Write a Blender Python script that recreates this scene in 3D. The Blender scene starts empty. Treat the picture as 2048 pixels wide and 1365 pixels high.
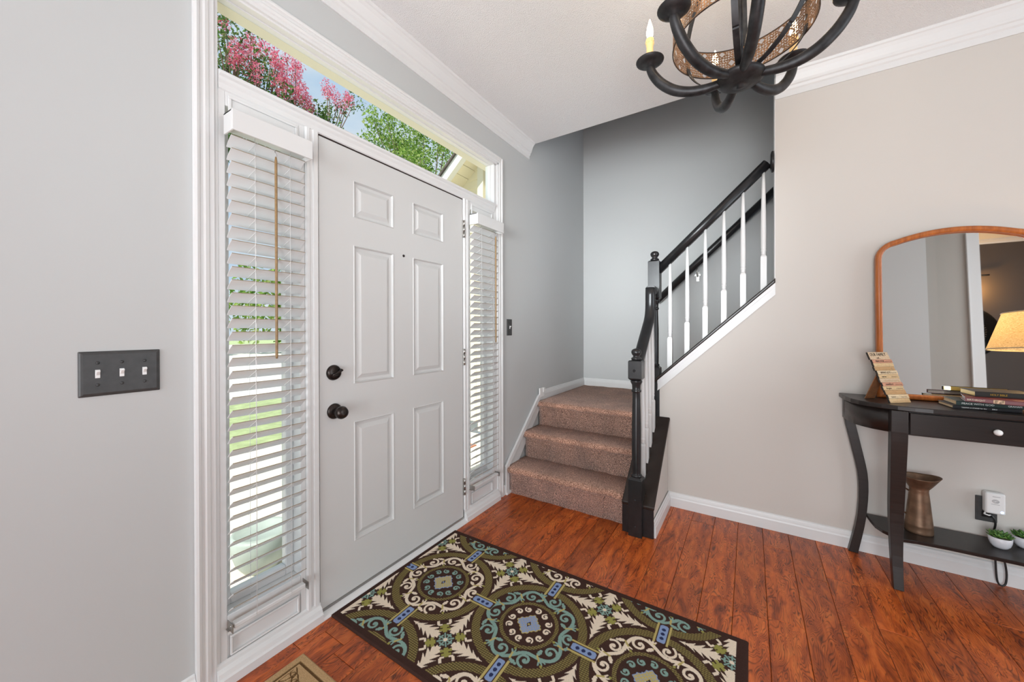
import bpy, bmesh, math, random
import numpy as np
from mathutils import Vector, Matrix
random.seed(7); rng = np.random.default_rng(11)
S = bpy.context.scene
COL = S.collection
PI = math.pi

# ------------------------------------------------------------------ camera
cam_d = bpy.data.cameras.new('camera'); cam = bpy.data.objects.new('camera', cam_d); COL.objects.link(cam)
S.camera = cam
FPX, YAW, PITCH, ROLL = 744.54, 1.0016, -0.0035, -0.0021
cam_d.sensor_fit = 'HORIZONTAL'; cam_d.sensor_width = 36.0
cam_d.lens = FPX / 2048 * 36.0
cam_d.shift_y = -21.5 / 2048
cam_d.clip_start = 0.02; cam_d.clip_end = 200
cy, sy, cp, sp = math.cos(YAW), math.sin(YAW), math.cos(PITCH), math.sin(PITCH)
fw = Vector((sy*cp, cy*cp, sp)); rt = Vector((cy, -sy, 0)); up = rt.cross(fw)
rt2 = rt*math.cos(ROLL) + up*math.sin(ROLL); up2 = up*math.cos(ROLL) - rt*math.sin(ROLL)
cam.matrix_world = Matrix(((rt2.x, up2.x, -fw.x, -0.8855), (rt2.y, up2.y, -fw.y, -1.5323), (rt2.z, up2.z, -fw.z, 1.222), (0, 0, 0, 1)))

# ------------------------------------------------------------------ sky, sun, added fill lights, exposure
S.view_settings.view_transform = 'Standard'; S.view_settings.look = 'None'
S.view_settings.gamma = 1.0; S.view_settings.use_curve_mapping = False
S.view_settings.exposure = -0.02
W = bpy.data.worlds.new('sky'); S.world = W; W.use_nodes = True
wn = W.node_tree; wn.nodes.clear()
wo = wn.nodes.new('ShaderNodeOutputWorld'); bg = wn.nodes.new('ShaderNodeBackground')
tc = wn.nodes.new('ShaderNodeTexCoord'); mp = wn.nodes.new('ShaderNodeMapping'); mp.inputs['Scale'].default_value = (1.5, 1.5, 5.0)
nz = wn.nodes.new('ShaderNodeTexNoise'); nz.inputs['Scale'].default_value = 2.2; nz.inputs['Detail'].default_value = 5
cr = wn.nodes.new('ShaderNodeValToRGB')
cr.color_ramp.elements[0].position = .42; cr.color_ramp.elements[0].color = (.55, .70, .90, 1)
cr.color_ramp.elements[1].position = .72; cr.color_ramp.elements[1].color = (.82, .87, .93, 1)
wn.links.new(tc.outputs['Generated'], mp.inputs['Vector']); wn.links.new(mp.outputs[0], nz.inputs['Vector'])
wn.links.new(nz.outputs['Fac'], cr.inputs['Fac']); wn.links.new(cr.outputs['Color'], bg.inputs['Color'])
bg.inputs['Strength'].default_value = 1.0
wn.links.new(bg.outputs[0], wo.inputs[0])

def lamp(name, kind, loc, energy, color=(1, 1, 1), rot=(0, 0, 0), size=None, size_y=None, **kw):
    d = bpy.data.lights.new(name, kind); d.energy = energy; d.color = color
    if size is not None:
        if kind == 'AREA':
            d.size = size
            if size_y: d.shape = 'RECTANGLE'; d.size_y = size_y
        elif kind == 'SUN': d.angle = size
        else: d.shadow_soft_size = size
    o = bpy.data.objects.new(name, d); COL.objects.link(o); o.location = loc; o.rotation_euler = rot
    return o
sun = lamp('sun', 'SUN', (-6, -2, 12), 6.0, (1.0, .95, .87), (0, 0, 0), .012)
sun.rotation_euler = Vector((.60, .10, -.79)).to_track_quat('-Z', 'Y').to_euler()
# added unseen fill lights behind the camera and in the open room on the left
lamp('rear_fill', 'AREA', (0.35, -4.92, 1.45), 50, (.90, .965, 1.0), (math.radians(90), 0, 0), 2.6, 2.1)
lw_ = lamp('left_fill', 'AREA', (-4.95, -1.5, 1.25), 158, (.90, .965, 1.0), (0, 0, 0), 2.2, 2.4)
lw_.rotation_euler = Vector((1, 0, 0)).to_track_quat('-Z', 'Y').to_euler()
# added unseen fill aimed up at the ceiling from low behind the camera
fl = lamp('ceiling_fill', 'AREA', (-2.0, -2.0, .80), 13.5, (.90, .965, 1.0), (0, 0, 0), 1.0, 1.0)
fl.rotation_euler = (Vector((.8, -.55, 2.735))-Vector((-2.0, -2.0, .80))).to_track_quat('-Z', 'Y').to_euler(); fl.data.spread = math.radians(82)
# another added fill out of view, narrow spread, brightening the stairs
sb = lamp('stair_fill', 'AREA', (-1.0, -.80, 1.70), 6.4, (.90, .965, 1.0), (0, 0, 0), .6, .6)
sb.rotation_euler = (Vector((2.9, -.50, 1.72))-Vector((-1.0, -.80, 1.70))).to_track_quat('-Z', 'Y').to_euler(); sb.data.spread = math.radians(46)

# ------------------------------------------------------------------ helpers
def tag(o, label=None, cat=None, group=None, kind=None):
    if label: o['label'] = label
    if cat: o['category'] = cat
    if group: o['group'] = group
    if kind: o['kind'] = kind
    return o

def empty(name, loc=(0, 0, 0), label=None, cat=None, group=None, kind=None, parent=None):
    o = bpy.data.objects.new(name, None); COL.objects.link(o); o.location = loc; o.empty_display_size = .05
    if parent: o.parent = parent
    return tag(o, label, cat, group, kind)

class MB:
    """collects vertices and faces, then links them as one mesh object"""
    def __init__(s): s.v = []; s.f = []; s.sm = []
    def add(s, vs, fs, smooth=False):
        b = len(s.v); s.v += [tuple(p) for p in vs]; s.f += [tuple(i+b for i in f) for f in fs]; s.sm += [smooth]*len(fs); return s
    def box(s, x0, x1, y0, y1, z0, z1):
        if x0 > x1: x0, x1 = x1, x0
        if y0 > y1: y0, y1 = y1, y0
        if z0 > z1: z0, z1 = z1, z0
        vs = [(x0,y0,z0),(x1,y0,z0),(x1,y1,z0),(x0,y1,z0),(x0,y0,z1),(x1,y0,z1),(x1,y1,z1),(x0,y1,z1)]
        return s.add(vs, [(0,3,2,1),(4,5,6,7),(0,1,5,4),(1,2,6,5),(2,3,7,6),(3,0,4,7)])
    def prism(s, poly, axis, a, b, smooth=False):
        """poly of 2D points extruded along axis between a and b; 2D order: x->(y,z) y->(x,z) z->(x,y)"""
        def P(p, t): return {'x': (t, p[0], p[1]), 'y': (p[0], t, p[1]), 'z': (p[0], p[1], t)}[axis]
        n = len(poly); vs = [P(p, a) for p in poly] + [P(p, b) for p in poly]
        s.add(vs, [(i, (i+1) % n, n+(i+1) % n, n+i) for i in range(n)], smooth)
        k = len(s.v) - 2*n
        s.f += [tuple(k+i for i in reversed(range(n))), tuple(k+n+i for i in range(n))]; s.sm += [False, False]
        return s
    def lathe(s, prof, c=(0, 0, 0), n=20, axis='z', smooth=True):
        """prof: list of (radius, height)"""
        vs = []
        for r, h in prof:
            for k in range(n):
                a = 2*PI*k/n; p, q = r*math.cos(a), r*math.sin(a)
                if axis == 'z': vs.append((c[0]+p, c[1]+q, c[2]+h))
                elif axis == 'y': vs.append((c[0]+p, c[1]+h, c[2]+q))
                else: vs.append((c[0]+h, c[1]+p, c[2]+q))
        m = len(prof); fs = [(i*n+k, i*n+(k+1) % n, (i+1)*n+(k+1) % n, (i+1)*n+k) for i in range(m-1) for k in range(n)]
        s.add(vs, fs, smooth); b = len(s.v)-len(vs)
        s.f += [tuple(b+k for k in reversed(range(n))), tuple(b+(m-1)*n+k for k in range(n))]; s.sm += [False, False]
        return s
    def tube(s, pts, rad, n=10, smooth=True, flat=None, upv=(0, 0, 1)):
        """round (or elliptical with flat=(ru,rv)) tube along pts; rad scalar or list"""
        pts = [Vector(p) for p in pts]; m = len(pts)
        rads = rad if isinstance(rad, (list, tuple)) else [rad]*m
        vs = []; prev = None
        for i, p in enumerate(pts):
            t = (pts[min(i+1, m-1)] - pts[max(i-1, 0)]).normalized()
            if prev is None:
                u = Vector(upv); u = (u - t*u.dot(t))
                if u.length < 1e-4: u = Vector((1, 0, 0)) - t*t.x
            else: u = prev - t*prev.dot(t)
            u.normalize(); w = t.cross(u); prev = u
            ru, rv = (flat if flat else (1, 1))
            for k in range(n):
                a = 2*PI*(k+.5)/n
                vs.append(p + u*(math.cos(a)*rads[i]*ru) + w*(math.sin(a)*rads[i]*rv))
        fs = [(i*n+k, i*n+(k+1) % n, (i+1)*n+(k+1) % n, (i+1)*n+k) for i in range(m-1) for k in range(n)]
        s.add(vs, fs, smooth); b = len(s.v)-len(vs)
        s.f += [tuple(b+k for k in reversed(range(n))), tuple(b+(m-1)*n+k for k in range(n))]; s.sm += [False, False]
        return s
    def sweep(s, prof, pts, side, upv, smooth=False):
        """closed 2D profile (a along side, b along up-ish) carried along pts without twisting"""
        pts = [Vector(p) for p in pts]; m = len(pts); n = len(prof); side = Vector(side); vs = []
        for i, p in enumerate(pts):
            t = (pts[min(i+1, m-1)] - pts[max(i-1, 0)]).normalized(); nrm = side.cross(t)
            if nrm.dot(Vector(upv)) < 0: nrm = -nrm
            vs += [p + side*a + nrm*b for a, b in prof]
        fs = [(i*n+k, i*n+(k+1) % n, (i+1)*n+(k+1) % n, (i+1)*n+k) for i in range(m-1) for k in range(n)]
        s.add(vs, fs, smooth); b0 = len(s.v)-len(vs)
        s.f += [tuple(b0+k for k in reversed(range(n))), tuple(b0+(m-1)*n+k for k in range(n))]; s.sm += [False, False]
        return s
    def build(s, name, mat, parent=None, bevel=0, seg=2, loc=None, autosmooth=False):
        me = bpy.data.meshes.new(name); me.from_pydata(s.v, [], s.f); me.polygons.foreach_set('use_smooth', s.sm)
        bm = bmesh.new(); bm.from_mesh(me); bmesh.ops.recalc_face_normals(bm, faces=bm.faces); bm.to_mesh(me); bm.free()
        me.update()
        if mat: me.materials.append(mat)
        o = bpy.data.objects.new(name, me); COL.objects.link(o)
        if parent: o.parent = parent
        if loc: o.location = loc
        if bevel:
            b = o.modifiers.new('bevel', 'BEVEL'); b.width = bevel; b.segments = seg; b.limit_method = 'ANGLE'; b.angle_limit = math.radians(40)
        return o

def rawmesh(name, V, F, mat, parent=None, smooth=False, col=None):
    me = bpy.data.meshes.new(name)
    me.from_pydata(V if isinstance(V, list) else V.tolist(), [], F if isinstance(F, list) else F.tolist())
    if smooth: me.polygons.foreach_set('use_smooth', [True]*len(me.polygons))
    if col is not None:
        ca = me.color_attributes.new('weave', 'FLOAT_COLOR', 'POINT')
        ca.data.foreach_set('color', np.concatenate([col, np.ones((len(col), 1))], 1).astype(np.float32).ravel())
    if mat: me.materials.append(mat)
    me.update()
    o = bpy.data.objects.new(name, me); COL.objects.link(o)
    if parent: o.parent = parent
    return o

def lin(c):  # sRGB 0-255 -> linear
    return tuple(((x/255)/12.92 if x/255 <= .04045 else ((x/255+.055)/1.055)**2.4) for x in c)

def mat(name, color, rough=.5, metal=0, spec=.5, noise=None, bump=None, emit=None, coat=0, trans=0, alpha=1, sheen=0, subs=0):
    """noise=(scale, amount) varies the colour; bump=(scale, strength, distance)"""
    m = bpy.data.materials.new(name); m.use_nodes = True; t = m.node_tree; b = t.nodes['Principled BSDF']
    b.inputs['Base Color'].default_value = (*color, 1); b.inputs['Roughness'].default_value = rough
    b.inputs['Metallic'].default_value = metal; b.inputs['Specular IOR Level'].default_value = spec
    if coat: b.inputs['Coat Weight'].default_value = coat; b.inputs['Coat Roughness'].default_value = .12
    if trans: b.inputs['Transmission Weight'].default_value = trans
    if sheen: b.inputs['Sheen Weight'].default_value = sheen
    if alpha < 1: b.inputs['Alpha'].default_value = alpha
    if emit: b.inputs['Emission Color'].default_value = (*emit[0], 1); b.inputs['Emission Strength'].default_value = emit[1]
    g = t.nodes.new('ShaderNodeNewGeometry')
    if noise:
        n = t.nodes.new('ShaderNodeTexNoise'); n.inputs['Scale'].default_value = noise[0]; n.inputs['Detail'].default_value = 6
        t.links.new(g.outputs['Position'], n.inputs['Vector'])
        r = t.nodes.new('ShaderNodeValToRGB'); a = noise[1]
        r.color_ramp.elements[0].position = .3; r.color_ramp.elements[1].position = .7
        r.color_ramp.elements[0].color = (*[max(0, x*(1-a)) for x in color], 1); r.color_ramp.elements[1].color = (*[min(1, x*(1+a)) for x in color], 1)
        t.links.new(n.outputs['Fac'], r.inputs['Fac']); t.links.new(r.outputs['Color'], b.inputs['Base Color'])
    if bump:
        n = t.nodes.new('ShaderNodeTexNoise'); n.inputs['Scale'].default_value = bump[0]; n.inputs['Detail'].default_value = 4
        t.links.new(g.outputs['Position'], n.inputs['Vector'])
        bp = t.nodes.new('ShaderNodeBump'); bp.inputs['Strength'].default_value = bump[1]; bp.inputs['Distance'].default_value = bump[2]
        t.links.new(n.outputs['Fac'], bp.inputs['Height']); t.links.new(bp.outputs[0], b.inputs['Normal'])
    return m

def N(t, kind, **kw):
    n = t.nodes.new(kind)
    for k, v in kw.items():
        if k.startswith('_'): setattr(n, k[1:], v)
        else: n.inputs[k.replace('__', ' ')].default_value = v
    return n

def ramp(t, stops):
    r = t.nodes.new('ShaderNodeValToRGB'); e = r.color_ramp.elements
    while len(e) < len(stops): e.new(.5)
    for i, (p, c) in enumerate(stops): e[i].position = p; e[i].color = (*c, 1)
    return r

def wood(name, stops, axis='x', stretch=9, scale=3.0, rough=.35, contrast=1, bumpd=.0006, coat=0, rings=True, figure=False):
    """grain running along axis; every object gets its own piece of the wood"""
    m = bpy.data.materials.new(name); m.use_nodes = True; t = m.node_tree; b = t.nodes['Principled BSDF']
    g = N(t, 'ShaderNodeNewGeometry'); oi = N(t, 'ShaderNodeObjectInfo')
    off = N(t, 'ShaderNodeMath', _operation='MULTIPLY'); off.inputs[1].default_value = 37.0
    t.links.new(oi.outputs['Random'], off.inputs[0])
    comb = N(t, 'ShaderNodeCombineXYZ'); t.links.new(off.outputs[0], comb.inputs[0]); t.links.new(off.outputs[0], comb.inputs[1]); t.links.new(off.outputs[0], comb.inputs[2])
    ad = N(t, 'ShaderNodeVectorMath', _operation='ADD'); t.links.new(g.outputs['Position'], ad.inputs[0]); t.links.new(comb.outputs[0], ad.inputs[1])
    mp = N(t, 'ShaderNodeMapping'); sc = [stretch]*3; sc['xyz'.index(axis)] = 1.0; mp.inputs['Scale'].default_value = sc
    t.links.new(ad.outputs[0], mp.inputs['Vector'])
    n1 = N(t, 'ShaderNodeTexNoise', Scale=scale, Detail=8.0, Roughness=.62, Distortion=.9); t.links.new(mp.outputs[0], n1.inputs['Vector'])
    r1 = ramp(t, stops); t.links.new(n1.outputs['Fac'], r1.inputs['Fac'])
    out = r1.outputs['Color']
    if rings:   # dark cathedral lines
        n2 = N(t, 'ShaderNodeTexNoise', Scale=scale*(.62 if figure else .55), Detail=(2.2 if figure else 4.0), Distortion=(1.0 if figure else 1.6)); t.links.new(mp.outputs[0], n2.inputs['Vector'])
        mu = N(t, 'ShaderNodeMath', _operation='MULTIPLY'); mu.inputs[1].default_value = 24.0 if figure else 17.0; t.links.new(n2.outputs['Fac'], mu.inputs[0])
        fr = N(t, 'ShaderNodeMath', _operation='FRACT'); t.links.new(mu.outputs[0], fr.inputs[0])
        r2 = ramp(t, [(0, (1, 1, 1)), (.20, (.1, .1, .1)), (.62, (0, 0, 0)), (.99, (.7, .7, .7))]); t.links.new(fr.outputs[0], r2.inputs['Fac'])
        n3 = N(t, 'ShaderNodeTexNoise', Scale=scale*1.1, Detail=2.0); t.links.new(mp.outputs[0], n3.inputs['Vector'])
        r3 = ramp(t, [(.30, (0, 0, 0)), (.52, (1, 1, 1))]); t.links.new(n3.outputs['Fac'], r3.inputs['Fac'])
        mm = N(t, 'ShaderNodeMath', _operation='MULTIPLY'); t.links.new(r2.outputs['Color'], mm.inputs[0]); t.links.new(r3.outputs['Color'], mm.inputs[1])
        m3 = N(t, 'ShaderNodeMath', _operation='MULTIPLY'); m3.inputs[1].default_value = .92*contrast; t.links.new(mm.outputs[0], m3.inputs[0])
        mx = N(t, 'ShaderNodeMix', _data_type='RGBA'); t.links.new(m3.outputs[0], mx.inputs[0]); t.links.new(out, mx.inputs[6])
        mx.inputs[7].default_value = (*[x*(.30 if figure else .55) for x in stops[0][1]], 1); out = mx.outputs[2]
    # per-board tone
    mr = N(t, 'ShaderNodeMapRange'); mr.inputs['To Min'].default_value = 1-.17*contrast; mr.inputs['To Max'].default_value = 1+.17*contrast; t.links.new(oi.outputs['Random'], mr.inputs['Value'])
    hs = N(t, 'ShaderNodeHueSaturation'); t.links.new(mr.outputs[0], hs.inputs['Value']); t.links.new(out, hs.inputs['Color'])
    t.links.new(hs.outputs[0], b.inputs['Base Color'])
    b.inputs['Roughness'].default_value = rough
    if coat: b.inputs['Coat Weight'].default_value = coat; b.inputs['Coat Roughness'].default_value = .15
    bp = N(t, 'ShaderNodeBump', Strength=.5, Distance=bumpd); t.links.new(n1.outputs['Fac'], bp.inputs['Height']); t.links.new(bp.outputs[0], b.inputs['Normal'])
    return m

# ------------------------------------------------------------------ materials
M = {}
M['gray'] = mat('grey_wall_paint', (.515, .525, .52), .62, noise=(1.2, .015), bump=(240, .06, .001))
M['beige'] = mat('greige_wall_paint', (.585, .55, .51), .62, noise=(1.2, .015), bump=(240, .06, .001))
M['trim'] = mat('white_trim_paint', (.71, .71, .705), .32, noise=(3, .01))
M['door'] = mat('white_door_paint', (.60, .60, .59), .42, noise=(2, .012), bump=(150, .04, .0006))
M['white'] = mat('white_plastic', (.80, .80, .79), .38)
M['slat'] = mat('white_blind_slat', (.67, .67, .665), .35)
M['slatedge'] = mat('taupe_slat_edge', lin((150, 138, 118)), .6)  # darker taupe for the room-side edge faces of the slats
M['black'] = mat('black_stair_paint', (.012, .012, .013), .28, noise=(30, .3), bump=(60, .15, .0006))
M['espresso'] = wood('espresso_table_wood', [(.3, (.010, .007, .006)), (.7, (.020, .014, .012))], 'y', 14, 5, .33, .4, .0003, rings=False)
M['capwood'] = wood('dark_stained_cap', [(.3, (.014, .008, .006)), (.7, (.020, .011, .008))], 'x', 14, 5, .25, .4, .0003, rings=False)
M['floor'] = wood('hand_scraped_hickory', [(.28, lin((100, 44, 20))), (.42, lin((166, 76, 30))), (.56, lin((198, 98, 40))), (.78, lin((220, 126, 60)))], 'x', 4.0, 5.5, .30, 1.0, .0012, figure=True)
M['subfloor'] = mat('dark_floor_gap', (.02, .01, .008), .8)
M['bronze'] = mat('oil_rubbed_bronze', (.035, .028, .025), .32, .85, noise=(40, .5))
M['iron'] = mat('dark_iron', (.030, .029, .030), .45, .55, noise=(35, .5), bump=(80, .2, .0008))
M['steel'] = mat('brushed_steel', (.45, .44, .42), .35, 1)
M['plate'] = mat('black_switch_plate', (.045, .045, .045), .45, noise=(60, .15))
M['glass'] = None
m = bpy.data.materials.new('window_glass'); m.use_nodes = True; t = m.node_tree
for n in list(t.nodes): t.nodes.remove(n)
o_ = N(t, 'ShaderNodeOutputMaterial'); tr = N(t, 'ShaderNodeBsdfTransparent'); gl = N(t, 'ShaderNodeBsdfGlossy', Roughness=.02); fr = N(t, 'ShaderNodeLayerWeight', Blend=.08); mxs = N(t, 'ShaderNodeMixShader')
tr.inputs[0].default_value = (.95, .97, .96, 1)
pw = N(t, 'ShaderNodeMath', _operation='POWER'); pw.inputs[1].default_value = 5.0; t.links.new(fr.outputs['Facing'], pw.inputs[0]); t.links.new(pw.outputs[0], mxs.inputs[0]); t.links.new(tr.outputs[0], mxs.inputs[1]); t.links.new(gl.outputs[0], mxs.inputs[2]); t.links.new(mxs.outputs[0], o_.inputs[0])
M['glass'] = m
M['mirror'] = mat('silvered_mirror', (.93, .93, .92), .015, 1)
M['framewood'] = wood('honey_frame_wood', [(.3, lin((140, 74, 30))), (.7, lin((186, 108, 48)))], 'z', 10, 5, .38, .3, .0004, rings=False)
M['cream'] = mat('cream_exterior_paint', lin((226, 220, 200)), .6)
M['extwhite'] = mat('white_exterior_trim', (.82, .82, .78), .5)

# popcorn ceiling
m = bpy.data.materials.new('popcorn_ceiling'); m.use_nodes = True; t = m.node_tree; b = t.nodes['Principled BSDF']; g = N(t, 'ShaderNodeNewGeometry')
n1 = N(t, 'ShaderNodeTexNoise', Scale=210.0, Detail=3.0, Roughness=.6); n2 = N(t, 'ShaderNodeTexVoronoi', Scale=260.0)
t.links.new(g.outputs['Position'], n1.inputs['Vector']); t.links.new(g.outputs['Position'], n2.inputs['Vector'])
r1 = ramp(t, [(.35, (0, 0, 0)), (.65, (1, 1, 1))]); t.links.new(n1.outputs['Fac'], r1.inputs['Fac'])
ad = N(t, 'ShaderNodeMath', _operation='ADD'); t.links.new(r1.outputs['Color'], ad.inputs[0]); t.links.new(n2.outputs['Distance'], ad.inputs[1])
bp = N(t, 'ShaderNodeBump', Strength=.6, Distance=.0035); t.links.new(ad.outputs[0], bp.inputs['Height']); t.links.new(bp.outputs[0], b.inputs['Normal'])
b.inputs['Base Color'].default_value = (.87, .87, .865, 1); b.inputs['Roughness'].default_value = .85
M['ceiling'] = m

# carpet
m = bpy.data.materials.new('brown_carpet'); m.use_nodes = True; t = m.node_tree; b = t.nodes['Principled BSDF']; g = N(t, 'ShaderNodeNewGeometry')
n1 = N(t, 'ShaderNodeTexNoise', Scale=230.0, Detail=2.0, Roughness=.75); n2 = N(t, 'ShaderNodeTexNoise', Scale=7.0, Detail=3.0); n4 = N(t, 'ShaderNodeTexNoise', Scale=130.0, Detail=3.0)
for q in (n1, n2, n4): t.links.new(g.outputs['Position'], q.inputs['Vector'])
r1 = ramp(t, [(.36, lin((78, 52, 44))), (.5, lin((170, 126, 106))), (.64, lin((250, 206, 182)))]); t.links.new(n1.outputs['Fac'], r1.inputs['Fac'])
r2 = ramp(t, [(.3, (.80, .80, .80)), (.7, (1.12, 1.1, 1.08))]); t.links.new(n2.outputs['Fac'], r2.inputs['Fac'])
mx = N(t, 'ShaderNodeMix', _data_type='RGBA', _blend_type='MULTIPLY'); mx.inputs[0].default_value = 1; t.links.new(r1.outputs['Color'], mx.inputs[6]); t.links.new(r2.outputs['Color'], mx.inputs[7])
t.links.new(mx.outputs[2], b.inputs['Base Color']); b.inputs['Roughness'].default_value = .95; b.inputs['Sheen Weight'].default_value = .25; b.inputs['Specular IOR Level'].default_value = .1
bp = N(t, 'ShaderNodeBump', Strength=.9, Distance=.006); t.links.new(n4.outputs['Fac'], bp.inputs['Height']); t.links.new(bp.outputs[0], b.inputs['Normal'])
M['carpet'] = m

# woven colour from the weave attribute
def weave(name, bumps, dist, rough=.95):
    m = bpy.data.materials.new(name); m.use_nodes = True; t = m.node_tree; b = t.nodes['Principled BSDF']
    a = N(t, 'ShaderNodeVertexColor', _layer_name='weave'); g = N(t, 'ShaderNodeNewGeometry')
    n1 = N(t, 'ShaderNodeTexNoise', Scale=bumps, Detail=2.0); t.links.new(g.outputs['Position'], n1.inputs['Vector'])
    r1 = ramp(t, [(.3, (.80, .80, .80)), (.7, (1.12, 1.12, 1.12))]); t.links.new(n1.outputs['Fac'], r1.inputs['Fac'])
    mx = N(t, 'ShaderNodeMix', _data_type='RGBA', _blend_type='MULTIPLY'); mx.inputs[0].default_value = 1
    t.links.new(a.outputs['Color'], mx.inputs[6]); t.links.new(r1.outputs['Color'], mx.inputs[7]); t.links.new(mx.outputs[2], b.inputs['Base Color'])
    b.inputs['Roughness'].default_value = rough; b.inputs['Specular IOR Level'].default_value = .12
    bp = N(t, 'ShaderNodeBump', Strength=.7, Distance=dist); t.links.new(n1.outputs['Fac'], bp.inputs['Height']); t.links.new(bp.outputs[0], b.inputs['Normal'])
    return m
M['rug'] = weave('flat_woven_rug', 420, .0015)
M['coir'] = weave('coir_pile', 300, .003)

# ------------------------------------------------------------------ room shell
ZC = 2.735           # ceiling
XR = 1.87            # mirror wall face
XE = 1.785           # edge of the foyer ceiling over the stair
XS = 2.96            # far stair wall
YE = -1.66           # end of the full-height mirror wall
ZT = 5.0             # stairwell top
YB = -5.0
XW1, XW2, XD = -1.2, -1.45, -2.3

def struct(name, mb, m, label, cat, bevel=0, **kw):
    o = mb.build(name, m, bevel=bevel, **kw); return tag(o, label, cat, kind='structure')

floor = struct('floor', MB().box(-5.1, XS+.1, YB, .12, -.06, -.012), M['subfloor'], 'reddish brown plank floor running through the entry hall', 'floor')
# planks: rows 126 mm wide along x
pmeshes = {}
k0 = -1.469
for i in range(-12, 29):
    y1 = k0 - .126*i; y0 = y1 - .126
    if y0 > 0 or y1 < -4.2: continue
    y1c = min(y1, -.004)
    x = -1.2 - rng.uniform(0, 1.0)
    while x < 1.87:
        L_ = rng.choice([.62, .95, 1.2, 1.2])
        a, b_ = max(x, -1.2), min(x+L_, 1.868); x += L_
        if b_ - a < .05: continue
        g_ = .0007
        pb = MB(); c = .0016
        X0, X1, Y0, Y1 = a+g_, b_-g_, y0+g_, y1c-g_
        vs = [(X0,Y0,-.012),(X1,Y0,-.012),(X1,Y1,-.012),(X0,Y1,-.012),(X0,Y0,-c),(X1,Y0,-c),(X1,Y1,-c),(X0,Y1,-c),
              (X0+c,Y0+c,0),(X1-c,Y0+c,0),(X1-c,Y1-c,0),(X0+c,Y1-c,0)]
        fs = [(0,1,5,4),(1,2,6,5),(2,3,7,6),(3,0,4,7),(4,5,9,8),(5,6,10,9),(6,7,11,10),(7,4,8,11),(8,9,10,11)]
        pb.add(vs, fs); pb.build('plank', M['floor'], floor)
MB().box(-5.1, -1.2, YB, 0, -.012, 0).build('hall_floor_sheet', M['floor'], floor)

cb = MB(); cb.box(-5.1, XE, YB, .12, ZC, ZC+.25); cb.box(XE, XR+.12, YB, YE, ZC, ZC+.25)
struct('ceiling', cb, M['ceiling'], 'white textured popcorn ceiling of the entry hall', 'ceiling')
struct('ceiling_stairwell', MB().box(XE, XS+.1, YB, .12, ZT, ZT+.1), M['ceiling'], 'plain ceiling high above the staircase', 'ceiling')
# header above the ceiling edge, facing the stairwell
struct('wall_header', MB().box(XE-.12, XE-.002, YB, .0, ZC+.251, ZT), M['gray'], 'grey wall above the ceiling edge inside the stairwell', 'wall')

TH = .10
wb = MB()
wb.box(-5.1, -.405, 0, TH, 0, ZC+.25); wb.box(1.35, XS+.1, 0, TH, 0, ZT); wb.box(-.405, 1.35, 0, TH, 2.44, ZC+.25)
wb.box(XE-.12, 1.35, 0, TH, ZC+.25, ZT)
struct('wall_front', wb, M['gray'], 'light grey wall around the front door and its side windows', 'wall')
struct('wall_stair', MB().box(XS, XS+.1, YB, 0, 0, ZT), M['gray'], 'light grey far wall behind the stair balusters', 'wall')
zcap = lambda y: .868 + .945*(-.966 - y)
poly = [(-.965, 0), (-.965, zcap(-.965)-.028), (YE, zcap(YE)-.028), (YE, ZC), (YB, ZC), (YB, 0)]
struct('wall_right', MB().prism(poly, 'x', XR, XR+.12), M['beige'], 'warm greige wall behind the console table', 'wall')
struct('wall_right_upper', MB().box(XR, XR+.12, YB, YE, ZC+.251, ZT), M['gray'], 'grey stairwell wall above the hall ceiling', 'wall')
struct('wall_left', MB().box(XW1-.1, XW1, -3.137, -2.75, 0, ZC), M['gray'], 'pale wall seen at the left of the mirror', 'wall')
wb = MB(); wb.box(XW2-.1, XW2, -3.555, -3.137, 0, ZC); wb.box(XW2-.1, XW2, YB, -4.75, 0, ZC); wb.box(XW2, XW1-.1, -3.237, -3.137, 0, ZC)
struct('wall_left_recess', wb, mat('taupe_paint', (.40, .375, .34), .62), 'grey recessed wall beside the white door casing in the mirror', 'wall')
wb = MB(); wb.box(-5.2, -5.1, YB, .1, 0, .3); wb.box(-5.2, -5.1, YB, .1, 2.7, ZC); wb.box(-5.2, -5.1, YB, -2.62, .3, 2.7); wb.box(-5.2, -5.1, -.38, .1, .3, 2.7)
struct('wall_living', wb, M['beige'], 'greige wall of the open room behind the photographer, with an opening added for light', 'wall')
struct('wall_divider', MB().box(XD, XW1-.1, -2.85, -2.75, 0, ZC), M['gray'], 'grey wall dividing the open room from the dark room', 'wall')
struct('wall_dining', MB().box(XD-.1, XD, YB, -2.75, 0, ZC), mat('dark_brown_paint', lin((84, 74, 68)), .6), 'dark brown wall of the next room seen in the mirror', 'wall')
wb = MB(); wb.box(XD, -.95, YB-.1, YB, 0, ZC); wb.box(1.65, XR, YB-.1, YB, 0, ZC); wb.box(-.95, 1.65, YB-.1, YB, 0, .4); wb.box(-.95, 1.65, YB-.1, YB, 2.5, ZC)
struct('wall_back', wb, M['beige'], 'greige wall behind the photographer, with a wide opening added for light', 'wall')

# cased opening to the dark room (seen in the mirror)
cb = MB(); cb.box(XW2, XW2+.02, -3.60, -3.505, 0, 2.6); cb.box(XW2+.02, XW2+.03, -3.516, -3.504, 0, 2.6); cb.box(XW2-.1, XW2, -3.597, -3.556, 0, 2.6)
struct('trim_1', cb, M['trim'], 'white casing of the opening reflected in the mirror', 'trim', bevel=.003)
struct('trim_2', MB().prism([(XD, 2.685), (XD+.008, 2.685), (XD+.014, 2.70), (XD+.040, 2.725), (XD+.04, ZC), (XD, ZC)], 'y', YB, -2.85), M['trim'], 'white crown moulding of the dark room in the mirror', 'trim')

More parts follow.
